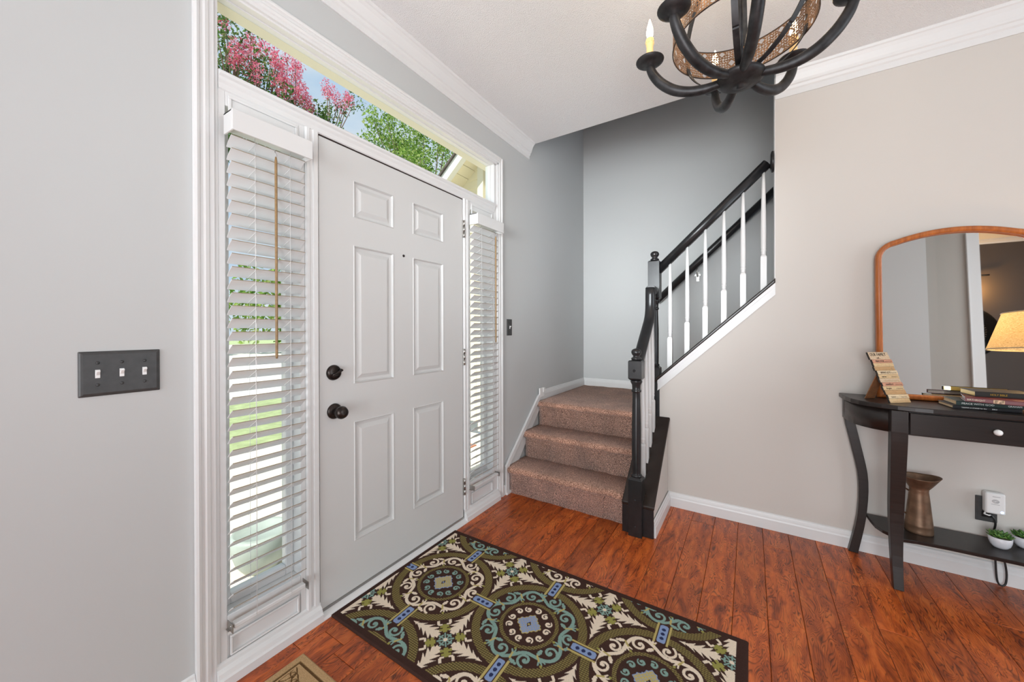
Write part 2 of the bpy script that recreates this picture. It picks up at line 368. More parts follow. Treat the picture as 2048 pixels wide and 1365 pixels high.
# crown mouldings: (projection, drop) profile
CRP = [(0, .122), (.007, .122), (.009, .095), (.016, .088), (.020, .075), (.027, .070), (.030, .058), (.042, .030), (.052, .016), (.058, .012), (.062, 0), (0, 0)]
struct('trim_3', MB().prism([(-p, ZC-d) for p, d in CRP], 'x', -5.1, 1.770), M['trim'], 'white crown moulding above the front door', 'trim')
struct('trim_4', MB().prism([(XR-p*.9, ZC-d*1.1) for p, d in CRP], 'y', YB, YE), M['trim'], 'white crown moulding above the greige wall', 'trim')

# baseboards  (projection, height)
BBP = [(0, 0), (.016, 0), (.016, .058), (.013, .066), (.012, .074), (.008, .082), (.006, .092), (0, .096)]
struct('baseboard_right', MB().prism([(XR-p, h) for p, h in BBP], 'y', YB, -1.055), M['trim'], 'white baseboard along the greige wall', 'baseboard')
struct('baseboard_knee', MB().prism([(-1.055-p, h) for p, h in BBP], 'x', 1.383, XR-.0), M['trim'], 'short white baseboard below the dark stair curb', 'baseboard')
b_ = MB().prism([(-p*.9, .607+h*.86) for p, h in BBP], 'x', 1.995, XS); b_.prism([(XS-p*.9, .607+h*.86) for p, h in BBP], 'y', -1.0, 0)
struct('baseboard_landing', b_, M['trim'], 'white baseboard around the carpeted stair landing', 'baseboard')
struct('baseboard_front', MB().prism([(-p, h) for p, h in BBP], 'x', -5.1, -.4235), M['trim'], 'white baseboard left of the front door casing', 'baseboard')
struct('baseboard_corner', MB().prism([(-p, h) for p, h in BBP[:5]]+[(0, .074)], 'x', 1.368, 1.397), M['trim'], 'tiny white baseboard piece between door casing and stairs', 'baseboard')

# ------------------------------------------------------------------ entry unit: frame, door, side windows, transom
ent = empty('trim_5', (0, 0, 0), 'white frame and casing around front door, side windows and transom', 'door frame', kind='structure')
# casing profile (distance from outer edge, projection)
CAS = [(0, 0), (0, .017), (.007, .019), (.014, .017), (.017, .012), (.024, .012), (.030, .015), (.040, .013), (.044, .009), (.056, .009), (.058, 0)]
MB().prism([(-.4225+a, -p) for a, p in CAS], 'z', 0, 2.455).build('side_casing', M['trim'], ent)
MB().prism([(1.3655-a, -p) for a, p in CAS], 'z', 0, 2.455).build('side_casing', M['trim'], ent)
MB().prism([(-p, 2.458-a) for a, p in CAS], 'x', -.40, 1.343).build('head_casing', M['trim'], ent)
# jamb returns of the whole unit
jb = MB(); jb.box(-.366, -.352, .0, .065, 0, 2.40); jb.box(1.277, 1.31, .0, .065, 0, 2.40); jb.box(-.366, 1.31, .0, .058, 2.392, 2.42)
jb.box(-.405, -.366, .0, .10, 0, 2.44); jb.box(1.31, 1.35, .0, .065, 0, 2.44); jb.box(-.366, 1.31, .0, .10, 2.42, 2.44)
jb.build('jamb', M['trim'], ent, bevel=.002)
MB().box(-.352, 1.345, .058, .112, 2.386, 2.4195).build('head_soffit', M['cream'], ent)
# transom bar with its moulded nose
MB().prism([(.10, 2.05), (.10, 2.118), (.055, 2.124), (-.010, 2.112), (-.018, 2.106), (-.018, 2.096), (-.010, 2.090), (-.010, 2.080), (-.004, 2.070), (-.004, 2.052), (.0, 2.048)], 'x', -.352, 1.277).build('transom_bar', M['trim'], ent)
# mullion posts between door and side windows
def mull(x0, x1):
    w = x1-x0
    pr = [(x0, .10), (x0, -.004), (x0+.006, -.009), (x0+w*.30, -.009), (x0+w*.36, -.004), (x0+w*.55, -.004), (x0+w*.60, -.009), (x1-.005, -.009), (x1, -.004), (x1, .10)]
    MB().prism(pr, 'z', 0, 2.05).build('mullion', M['trim'], ent)
mull(-.060, -.004); mull(.936, .988)
# threshold and base moulding below door and side windows
MB().prism([(.10, 0), (.10, .020), (.0, .022), (-.012, .018), (-.026, .012), (-.032, .004), (-.032, 0)], 'x', -.004, .936).build('threshold', M['trim'], ent)
MB().box(-.002, .934, -.006, .004, .022, .030).build('door_sweep', M['steel'], ent)
SB = [(.0, 0), (-.032, 0), (-.032, .030), (-.026, .036), (-.022, .050), (-.010, .060), (-.008, .070), (0, .076)]
MB().prism(SB, 'x', -.366, -.004).build('base_moulding', M['trim'], ent)
MB().prism(SB, 'x', .936, 1.310).build('base_moulding', M['trim'], ent)

def sidelight(n, x0, x1, label):
    """fixed side window between x0 and x1"""
    w = tag(MB().box(x0, x1, .070, .076, .235, 2.05).build('window_%d' % n, M['glass']), label, 'window', kind='structure')
    f = MB()      # surround, flush with the posts, leaving the lit opening
    f.box(x0, x0+.020, .0, .10, .0, 2.05); f.box(x1-.020, x1, .0, .10, .0, 2.05); f.box(x0+.020, x1-.020, .0, .10, 2.0, 2.05); f.box(x0+.020, x1-.020, .0, .10, .155, .225)
    f.build('surround', M['trim'], w, bevel=.002)
    s = MB(); a, b, c, d = x0+.020, x1-.020, .225, 2.0; k = .030
    s.box(a, a+k, .055, .09, c, d); s.box(b-k, b, .055, .09, c, d); s.box(a+k, b-k, .055, .09, d-k, d); s.box(a+k, b-k, .055, .09, c, c+k*1.3)
    s.build('sash', M['trim'], w, bevel=.003)
    MB().box(x0+.02, x1-.02, .006, .03, .06, .155).build('lower_panel', M['trim'], w)
    e = MB(); q = [(x0+.028, x1-.028, .142, .150), (x0+.028, x1-.028, .080, .086)]
    for X0, X1, Z0, Z1 in q: e.box(X0, X1, -.004, .006, Z0, Z1)
    e.box(x0+.028, x0+.035, -.004, .006, .086, .142); e.box(x1-.035, x1-.028, -.004, .006, .086, .142)
    e.build('panel_moulding', M['trim'], w, bevel=.002)
    # upper frame moulding between window head and transom bar
    e = MB(); e.box(x0+.028, x1-.028, -.006, .0, 2.028, 2.038); e.box(x0+.028, x0+.038, -.006, .0, 1.93, 2.028); e.box(x1-.038, x1-.028, -.006, .0, 1.93, 2.028)
    e.build('head_moulding', M['trim'], w, bevel=.002)
    return w
sidelight(1, -.352, -.060, 'narrow side window left of the front door')
sidelight(2, .988, 1.277, 'narrow side window right of the front door')
w3 = tag(MB().box(-.352, 1.277, .050, .055, 2.118, 2.395).build('window_3', M['glass']), 'wide low transom window above the front door', 'window', kind='structure')
s = MB(); s.box(-.352, -.346, .03, .07, 2.118, 2.395); s.box(1.269, 1.277, .03, .07, 2.118, 2.395); s.box(-.346, 1.269, .03, .07, 2.387, 2.395); s.box(-.346, 1.269, .03, .07, 2.116, 2.128)
s.build('sash', M['trim'], w3)
MB().box(-.346, 1.269, .046, .0495, 2.128, 2.131).build('gasket', M['subfloor'], w3)

# --- front door: stile-and-rail face with six raised panels
door = empty('door_1', (.465, .02, 0), 'white six-panel front door with dark bronze knob', 'door', kind='structure')
D0, D1, DB, DT = .0, .930, .031, 2.040
rects = [(.161, .390, 1.735, 1.905), (.518, .755, 1.735, 1.905), (.161, .390, .972, 1.608), (.518, .755, .972, 1.608), (.161, .390, .247, .798), (.518, .755, .247, .798)]
def rel(mb):
    mb.v = [(x-.465, y-.02, z) for x, y, z in mb.v]; return mb
xs = [D0, .161, .390, .518, .755, D1]; zs = [DB, .247, .798, .972, 1.608, 1.735, 1.905, DT]
sl = MB()
for i in range(5):
    for j in range(7):
        if i in (1, 3) and j in (1, 3, 5): continue
        sl.add([(xs[i], 0, zs[j]), (xs[i+1], 0, zs[j]), (xs[i+1], 0, zs[j+1]), (xs[i], 0, zs[j+1])], [(0, 1, 2, 3)])
sl.box(D0, D1, .018, .044, DB, DT)
for a, b in ((D0, DB), (D1, DB)): sl.add([(a, 0, DB), (a, .018, DB), (a, .018, DT), (a, 0, DT)], [(0, 1, 2, 3)])
sl.add([(D0, 0, DT), (D1, 0, DT), (D1, .018, DT), (D0, .018, DT)], [(0, 1, 2, 3)]); sl.add([(D0, 0, DB), (D1, 0, DB), (D1, .018, DB), (D0, .018, DB)], [(0, 1, 2, 3)])
rel(sl).build('slab', M['door'], door)
for (x0, x1, z0, z1) in rects:
    p = MB(); steps = [(0, 0), (.004, -.003), (.009, .009), (.022, .010), (.040, .001), (.042, .0005)]
    loops = []
    for ins, dep in steps: loops.append([(x0+ins, dep, z0+ins), (x1-ins, dep, z0+ins), (x1-ins, dep, z1-ins), (x0+ins, dep, z1-ins)])
    vs = [q for l in loops for q in l]; fs = [(4*i+k, 4*i+(k+1) % 4, 4*i+4+(k+1) % 4, 4*i+4+k) for i in range(len(loops)-1) for k in range(4)]
    k = 4*(len(loops)-1); fs.append((k, k+1, k+2, k+3))
    rel(p.add(vs, fs)).build('panel', M['door'], door)
# deadbolt
db = rel(MB().lathe([(.0, -.016), (.024, -.016), (.030, -.012), (.033, -.004), (.034, 0)], (.063, 0, 1.033), 28, 'y')).build('deadbolt', M['bronze'], door)
tb = MB(); tb.tube([(.044, -.022, 1.024), (.063, -.026, 1.033), (.086, -.024, 1.044)], [.007, .006, .011], 8, flat=(1, .6), upv=(0, 1, 0)); rel(tb).build('thumb_turn', M['bronze'], db)
kb = rel(MB().lathe([(.0, -.012), (.026, -.012), (.033, -.006), (.034, 0)], (.066, 0, .864), 28, 'y')).build('door_knob', M['bronze'], door)
rel(MB().lathe([(0, -.074), (.012, -.074), (.022, -.070), (.0275, -.058), (.0275, -.050), (.022, -.044), (.024, -.038), (.021, -.032), (.017, -.026), (.019, -.020), (.014, -.012)], (.066, 0, .864), 28, 'y')).build('knob_ball', M['bronze'], kb)
rel(MB().lathe([(.0, -.004), (.0035, -.004), (.006, -.003), (.007, 0)], (.455, 0, 1.607), 16, 'y')).build('peephole', M['bronze'], door)
for z0, z1 in ((1.80, 1.91), (.993, 1.097), (.170, .275)):
    h = rel(MB().box(.926, .946, -.008, -.001, z0, z1)).build('hinge', M['steel'], door, bevel=.001)
    for q in range(3):
        za = z0+(z1-z0)*q/3; rel(MB().lathe([(.0062, 0), (.0062, (z1-z0)/3-.003)], (.936, -.010, za+.0015), 10)).build('knuckle', M['steel'], h)
# dark weatherstrip showing as the gap around the slab
rel(MB().box(-.0035, -.0005, .004, .02, .03, 2.05)).build('weatherstrip', M['subfloor'], door)
rel(MB().box(-.0035, .934, .002, .02, 2.0405, 2.0475)).build('weatherstrip', M['subfloor'], door)
rel(MB().box(.9305, .9345, .004, .02, .03, 2.05)).build('weatherstrip', M['subfloor'], door)

# --- horizontal blinds in the side windows
def blind(x0, x1, label, wand_dx, wz0):
    yc = -.026; b = empty('window_blind', ((x0+x1)/2, yc, 1.9), label, 'blind', 'blinds of the two side windows')
    ox, oy, oz = (x0+x1)/2, yc, 1.9
    def sh(mb): mb.v = [(x-ox, y-oy, z-oz) for x, y, z in mb.v]; return mb
    vb = MB(); vb.box(x0-.013, x1+.008, -.088, -.080, 1.888, 1.958); vb.box(x0-.013, x0-.006, -.080, -.020, 1.888, 1.958); vb.box(x1+.001, x1+.008, -.080, -.020, 1.888, 1.958); vb.box(x0-.013, x1+.008, -.080, -.020, 1.950, 1.958)
    sh(vb).build('valance', M['slat'], b, bevel=.002)
    sh(MB().box(x0, x1, -.052, -.010, 1.905, 1.945)).build('head_rail', M['slat'], b, bevel=.002)
    # one curved slat, room edge raised
    prof = []; n = 6; tl = math.radians(37)
    for k in range(n+1):
        s_ = -.025 + .05*k/n; h = .0022*(1-(s_/.025)**2)
        prof.append((-s_*math.cos(tl) + h*math.sin(tl)*0, s_*math.sin(tl)+h))
    up_ = [(y, z+.0014) for y, z in prof]; lo = [(y, z-.0014) for y, z in reversed(prof)]
    zt = 1.872; dz = .0449; cnt = 37; me = None
    for k in range(cnt):
        z = zt - dz*k
        if me is None:
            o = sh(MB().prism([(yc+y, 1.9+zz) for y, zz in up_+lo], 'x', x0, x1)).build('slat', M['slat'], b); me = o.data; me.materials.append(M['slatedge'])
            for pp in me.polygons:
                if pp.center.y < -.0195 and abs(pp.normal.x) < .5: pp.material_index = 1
        else:
            o = bpy.data.objects.new('slat', me); COL.objects.link(o); o.parent = b
        o.location = (0, 0, z-1.9); o.rotation_euler = (math.radians(random.uniform(-1.2, 1.2)), math.radians(random.uniform(-.25, .25)), 0)
    zb = .205
    sh(MB().box(x0+.002, x1-.004, -.047, -.022, zb-.008, zb+.008)).build('bottom_rail', M['slat'], b, bevel=.003)
    for fx in (.28, .76):
        xx = x0+(x1-x0)*fx
        c = MB(); c.tube([(xx, -.051, 1.9), (xx, -.051, zb)], .0007, 5); c.tube([(xx, -.003, 1.9), (xx, -.003, zb+.03)], .0007, 5)
        c.tube([(xx+.012, -.027, 1.9), (xx+.012, -.027, zb)], .0006, 5)
        for k in range(cnt):
            z = zt-dz*k; c.tube([(xx+.004, yc-.0205, z+.0125), (xx-.004, yc, z-.0045), (xx-.008, yc+.0205, z-.0180)], .0008, 4)
        sh(c).build('ladder_cord', M['white'], b)
    wx = x0+(x1-x0)*wand_dx
    wd = sh(MB().lathe([(.0035, wz0), (.0048, wz0+.01), (.0048, 1.84), (.003, 1.855)], (wx, -.066, 0), 8)).build('tilt_wand', mat('wand_wood', lin((140, 112, 74)), .5, noise=(60, .2)), b)
    hk = MB(); hk.tube([(wx+.003*math.sin(a), -.066+.003*math.cos(a), 1.853+.024*a/6.0) for a in np.linspace(0, 6, 14)], .0014, 6); sh(hk).build('wand_hook', M['steel'], wd)
    # metal hold-down brackets at the ends of the bottom rail
    for sx, xx in ((-1, x0), (1, x1)):
        br = MB(); br.box(xx+sx*.004-.001, xx+sx*.004+.001, -.052, -.010, zb-.018, zb+.012); br.box(xx-.010, xx+.006, -.030, -.010, zb-.018, zb-.016); br.tube([(xx+sx*.006, -.035, zb), (xx-sx*.012, -.035, zb)], .003, 8)
        sh(br).build('hold_down_bracket', M['steel'], b)
    return b
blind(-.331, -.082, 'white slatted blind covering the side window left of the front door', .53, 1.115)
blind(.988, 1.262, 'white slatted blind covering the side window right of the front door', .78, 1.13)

# --- switches
def switch_plate(x0, x1, z0, z1, n, label):
    cx, cz = (x0+x1)/2, (z0+z1)/2
    r = empty('light_switch', (cx, -.001, cz), label, 'switch', 'black switch plates on the grey wall')
    w, h = (x1-x0)/2, (z1-z0)/2; p = MB(); q = .008
    def loop(i, d): return [(-w+i, d, -h+i), (w-i, d, -h+i), (w-i, d, h-i), (-w+i, d, h-i)]
    ls = [loop(0, 0), loop(0, -.002), loop(.004, -.005), loop(.009, -.0065)]
    vs = [v for l in ls for v in l]; fs = [(4*i+k, 4*i+(k+1) % 4, 4*i+4+(k+1) % 4, 4*i+4+k) for i in range(3) for k in range(4)]+[(12, 13, 14, 15)]
    p.add(vs, fs).build('plate', M['plate'], r, bevel=.002)
    for i in range(n):
        xx = 0 if n == 1 else (i-1)*.0475
        tg = MB(); tg.box(xx-.0048, xx+.0048, -.0075, -.006, -.0115, .0115); tg.prism([(-.0075, -.004), (-.0075, .006), (-.017, .0105), (-.0175, .0065)], 'x', xx-.0036, xx+.0036)
        tg.build('toggle', M['white'], r, bevel=.0006)
        for s_ in (-1, 1):
            MB().lathe([(.0, -.0088), (.003, -.0086), (.0042, -.0066)], (xx, 0, s_*.0305), 10, 'y').build('screw', M['plate'], r)
switch_plate(-.671, -.505, 1.037, 1.162, 3, 'black triple light switch plate left of the front door')
switch_plate(1.433, 1.503, 1.173, 1.296, 1, 'black single light switch plate between door and stairs')
# little white sensor at the head of the stair skirt
sn = empty('wall_sensor', (1.95, -.012, .68), 'small white plastic sensor at the top of the stair skirt', 'sensor')
MB().box(-.045, .035, -.016, -.004, -.042, .036).build('sensor_body', M['white'], sn, bevel=.004)
MB().box(.012, .045, -.020, -.006, -.006, .034).build('sensor_magnet', M['white'], sn, bevel=.003)

# ------------------------------------------------------------------ staircase
st = empty('staircase', (1.42, -.45, 0), 'brown carpeted staircase with black newel posts, black handrails and white balusters', 'staircase')
OX, OY = 1.42, -.45
def so(mb): mb.v = [(x-OX, y-OY, z) for x, y, z in mb.v]; return mb
RISE = .2033; RX = [1.445, 1.680, 1.915]
def step_profile(x, z0, z1, xend):
    """riser, bull nose and tread in x-z"""
    r = .024; ov = .030; pts = [(xend, z0), (x, z0), (x, z1-2*r-.004)]
    for k in range(7):
        a = -PI/2 - PI*k/6; pts.append((x-ov+r*.6+r*math.cos(a)*1.0, z1-r+r*math.sin(a)))
    pts += [(xend, z1)]
    return pts
def carpet_extrude(poly, y0, y1, ny):
    """soft carpet body: poly in x-z swept along y with a little waviness"""
    mb = MB(); n = len(poly); vs = []
    for j in range(ny+1):
        y = y0+(y1-y0)*j/ny
        for k, (x, z) in enumerate(poly):
            wv = .0025*math.sin(y*31+x*9)+.0018*math.sin(y*57+2)
            vs.append((x+(wv if 1 <= k < n-1 else 0), y, z+(wv*.6 if 2 <= k < n else 0)))
    fs = [(j*n+k, j*n+(k+1) % n, (j+1)*n+(k+1) % n, (j+1)*n+k) for j in range(ny) for k in range(n)]
    mb.add(vs, fs, True); mb.f += [tuple(range(n)), tuple(ny*n+k for k in range(n))]; mb.sm += [False, False]
    return mb
for i, x in enumerate(RX):
    z0, z1 = RISE*i, RISE*(i+1)
    nm = 'landing' if i == 2 else 'carpeted_step'
    so(carpet_extrude(step_profile(x, z0 if i == 0 else z0-.01, z1, RX[i+1]+.02 if i < 2 else XS-.002), -.016, -.878 if i < 2 else -.985, 28)).build(nm, M['carpet'], st)
for i in range(4):     # steps of the upper flight, turning towards the hall side
    z1 = RISE*(4+i); y = -.985-.215*i
    so(MB().prism([(y, z1-RISE-.01), (y, z1-.05), (y+.028, z1-.04), (y+.032, z1-.02), (y+.02, z1), (y-.23, z1), (y-.23, z1-RISE-.01)], 'x', XR+.125, XS-.002)).build('carpeted_step', M['carpet'], st)

# black curb below the lower balusters
zc1 = lambda x: .190+.84*(x-1.37)
so(MB().prism([(1.372, 0), (1.372, .170), (1.868, zc1(1.868)-.022), (1.868, 0)], 'y', -.884, -1.050)).build('curb_wall', M['beige'], st)
so(MB().prism([(1.362, zc1(1.362)-.020), (1.362, zc1(1.362)), (1.869, zc1(1.869)), (1.869, zc1(1.869)-.020)], 'y', -.878, -1.066)).build('curb_cap', M['capwood'], st, bevel=.006, seg=3)
so(MB().box(1.364, 1.3725, -.880, -1.062, .0, .172)).build('curb_front', M['black'], st, bevel=.003)
so(MB().prism([(1.40, .0), (1.40, zc1(1.40)-.02), (1.865, zc1(1.865)-.02), (1.865, .0)], 'y', -.879, -.884)).build('inner_stringer', M['black'], st)

def newel(x, y, zb0, zb1, zt0, zt1, base_to):
    """square block, turned shaft, square block, ball finial; sub-part finial and bolts"""
    h = .039; mb = MB()
    mb.box(x-h, x+h, y-h, y+h, base_to, zb1-.012)
    c = .012; mb.add([(x-h, y-h, zb1-.012), (x+h, y-h, zb1-.012), (x+h, y+h, zb1-.012), (x-h, y+h, zb1-.012), (x-h+c, y-h+c, zb1), (x+h-c, y-h+c, zb1), (x+h-c, y+h-c, zb1), (x-h+c, y+h-c, zb1)],
           [(0, 1, 5, 4), (1, 2, 6, 5), (2, 3, 7, 6), (3, 0, 4, 7), (4, 5, 6, 7)])
    H = zt0-zb1
    pr = [(.030, 0), (.033, .006), (.030, .012), (.025, .016), (.026, .03), (.027, H*.28), (.0265, H*.55), (.023, H*.80), (.0225, H-.075), (.028, H-.070), (.028, H-.060), (.0235, H-.055), (.025, H-.030), (.033, H-.014), (.034, H-.006), (.029, H)]
    mb.lathe(pr, (x, y, zb1), 20)
    c = .010
    def ring(i, z): return [(x-h+i, y-h+i, z), (x+h-i, y-h+i, z), (x+h-i, y+h-i, z), (x-h+i, y+h-i, z)]
    ls = [ring(c, zt0), ring(0, zt0+c), ring(0, zt1-.006), ring(.006, zt1)]
    mb.add([v for l in ls for v in l], [(4*i+k, 4*i+(k+1) % 4, 4*i+4+(k+1) % 4, 4*i+4+k) for i in range(3) for k in range(4)]+[(12, 13, 14, 15), (3, 2, 1, 0)])
    p = so(mb).build('newel_post', M['black'], st, bevel=.0015)
    so(MB().lathe([(.024, 0), (.029, .006), (.029, .013), (.020, .018), (.018, .026), (.026, .034), (.0295, .046), (.028, .056), (.020, .065), (.006, .070)], (x, y, zt1), 24)).build('finial', M['black'], p)
    return p
n1 = newel(1.374, -.963, 0, .345, .918, 1.035, 0)
for z in (.060, .215): so(MB().lathe([(0, -.003), (.005, -.002), (.006, 0)], (1.335, -.963, z), 10, 'x')).build('bolt', M['iron'], n1)
so(MB().lathe([(0, -.005), (.006, -.004), (.008, 0)], (1.335, -.960, .975), 10, 'x')).build('bolt', M['iron'], n1)
newel(1.905, -.958, .60, .957, 1.430, 1.705, .60)
# white end post where the upper knee wall begins
so(MB().box(1.869, 1.992, -.928, -.962, .607, .842)).build('end_panel', M['trim'], st)

so(MB().box(XR+.001, XR+.119, YE, YE+.004, zcap(YE)+.002, ZC-.002)).build('wall_end_trim', M['trim'], st)
# handrail profile (half width .031)
HR = [(-.022, 0), (.022, 0), (.024, .010), (.031, .018), (.033, .030), (.030, .042), (.020, .052), (.008, .056), (-.008, .056), (-.020, .052), (-.030, .042), (-.033, .030), (-.031, .018), (-.024, .010)]
# lower rail with its upswept gooseneck
zr1 = lambda x: .965+.88*(x-1.405)
pth = [(x, -.960, zr1(x)) for x in np.linspace(1.405, 1.72, 8)]
c0 = Vector(pth[-1])
for k in range(1, 9):
    a = math.radians(41.3+(88-41.3)*k/8); pp = Vector(pth[-1]); d_ = .022; pth.append((pp.x+d_*math.cos(a), -.960, pp.z+d_*math.sin(a)))
e_ = Vector(pth[-1]); pth += [(e_.x+.002, -.960, e_.z+.05), (e_.x+.004, -.960, 1.500)]
RAILTOP = pth
so(MB().sweep(HR, pth, (0, 1, 0), (-.6, 0, .8), True)).build('handrail', M['black'], st)
e_ = Vector(pth[-1]); so(MB().sweep([(a*.98, b*.98-.028) for a, b in HR], [(e_.x-.03, -.960, 1.492), (1.866, -.960, 1.492)], (0, 1, 0), (0, 0, 1), True)).build('rail_return', M['black'], st)
# upper rail
zr2 = lambda y: 1.600+.948*(-1.0-y)
so(MB().sweep(HR, [(1.905, -.997, zr2(-.997)+.016), (1.905, -1.30, zr2(-1.30)+.016), (1.905, YE+.022, zr2(YE+.022)+.016)], (1, 0, 0), (0, 0, 1), True)).build('handrail', M['black'], st)
so(MB().lathe([(.0, 0), (.058, 0), (.064, .006), (.062, .013), (.046, .020), (.0, .020)], (1.905, YE+.005, 2.245), 24, 'y')).build('rosette', M['black'], st)
# dark cap of the upper knee wall and white skirt below it
pcap = [(-.955, zcap(-.955)-.026), (-.955, zcap(-.955)), (YE, zcap(YE)), (YE, zcap(YE)-.026)]
so(MB().prism(pcap, 'x', XR-.018, XR+.130)).build('knee_wall_cap', M['capwood'], st, bevel=.006, seg=3)
for d0, d1, th in ((.026, .048, .014), (.048, .082, .008), (.082, .098, .012)):
    so(MB().prism([(-.985, zcap(-.985)-d1), (-.985, zcap(-.985)-d0), (YE, zcap(YE)-d0), (YE, zcap(YE)-d1)], 'x', XR-th, XR)).build('cap_skirt', M['trim'], st)

def baluster(name, x, y, zb, zt, skew):
    """square foot cut to the slope, turned taper above"""
    q = .016; mb = MB(); sq = zb+.21; f = zb+.20
    lo = [(x-q, y-q, zb+skew(-q, -q)), (x+q, y-q, zb+skew(q, -q)), (x+q, y+q, zb+skew(q, q)), (x-q, y+q, zb+skew(-q, q))]
    mb.add(lo+[(x-q, y-q, f), (x+q, y-q, f), (x+q, y+q, f), (x-q, y+q, f)], [(0, 3, 2, 1), (0, 1, 5, 4), (1, 2, 6, 5), (2, 3, 7, 6), (3, 0, 4, 7)])
    c = .006; mb.add([(x-q, y-q, f), (x+q, y-q, f), (x+q, y+q, f), (x-q, y+q, f), (x-q+c, y-q+c, f+.012), (x+q-c, y-q+c, f+.012), (x+q-c, y+q-c, f+.012), (x-q+c, y+q-c, f+.012)], [(0, 1, 5, 4), (1, 2, 6, 5), (2, 3, 7, 6), (3, 0, 4, 7)])
    H = zt-f-.012
    mb.lathe([(.0115, 0), (.0125, .006), (.0125, .018), (.0145, .024), (.0145, .032), (.0120, .036), (.0145, .042), (.0140, .050), (.0148, H*.28), (.0135, H*.5), (.0105, H*.8), (.0090, H)], (x, y, f+.012), 12)
    return so(mb).build(name, M['trim'], st)
for y in (-1.060, -1.170, -1.280, -1.388, -1.494, -1.602):
    baluster('baluster', 1.905, y, zcap(y)-.003, zr2(y)+.018, lambda a, b: -.945*b)
for x in (1.500, 1.592, 1.684, 1.776):
    zt = zr1(x) if x < 1.72 else zr1(1.72)+(x-1.72)*1.9
    baluster('baluster', x, -.968, zc1(x)-.003, zt+.012, lambda a, b: .84*a)

# white stair skirt along the door wall
sk = tag(MB().prism([(1.397, 0), (1.397, .205), (1.905, .650), (1.995, .690), (1.995, .60), (1.95, .56), (1.48, .10), (1.462, 0)], 'y', -.014, -.0005).build('trim_6', M['trim']), 'white sloping skirt board between carpeted stairs and grey wall', 'trim', kind='structure')
MB().prism([(1.388, .200), (1.388, .212), (1.900, .662), (1.935, .662), (1.935, .640), (1.425, .194)], 'y', -.026, -.0145).build('skirt_cap', M['trim'], sk, bevel=.002)
MB().box(1.392, 1.440, -.022, -.0145, 0, .205).build('skirt_cap', M['trim'], sk, bevel=.003)
MB().box(1.388, 1.470, -.034, -.0145, 0, .020).build('plinth', M['trim'], sk, bevel=.004)

# rail on the far stair wall
wr = empty('wall_handrail', (2.89, -1.2, 1.8), 'black handrail fixed to the grey wall behind the balusters', 'handrail')
zw = lambda y: 1.470+.945*(-.80-y)
mb = MB().sweep([(a*.95, b*1.1) for a, b in HR], [(2.89, -.795, zw(-.795)), (2.89, -1.3, zw(-1.3)), (2.89, -2.3, zw(-2.3))], (1, 0, 0), (0, 0, 1), True)
mb.v = [(x-2.89, y+1.2, z-1.8) for x, y, z in mb.v]; mb.build('rail', M['black'], wr)
mb = MB(); yb = -1.123; zb = 1.715
mb.tube([(2.89, yb, zw(yb)), (2.885, yb, zb+.02), (2.91, yb, zb-.005), (2.957, yb, zb-.01)], [.006, .006, .006, .007], 8); mb.box(2.950, 2.959, yb-.012, yb+.012, zb-.055, zb+.03); mb.box(2.944, 2.956, yb-.026, yb+.026, zb-.006, zb+.010)
mb.v = [(x-2.89, y+1.2, z-1.8) for x, y, z in mb.v]; mb.build('rail_bracket', M['steel'], wr)

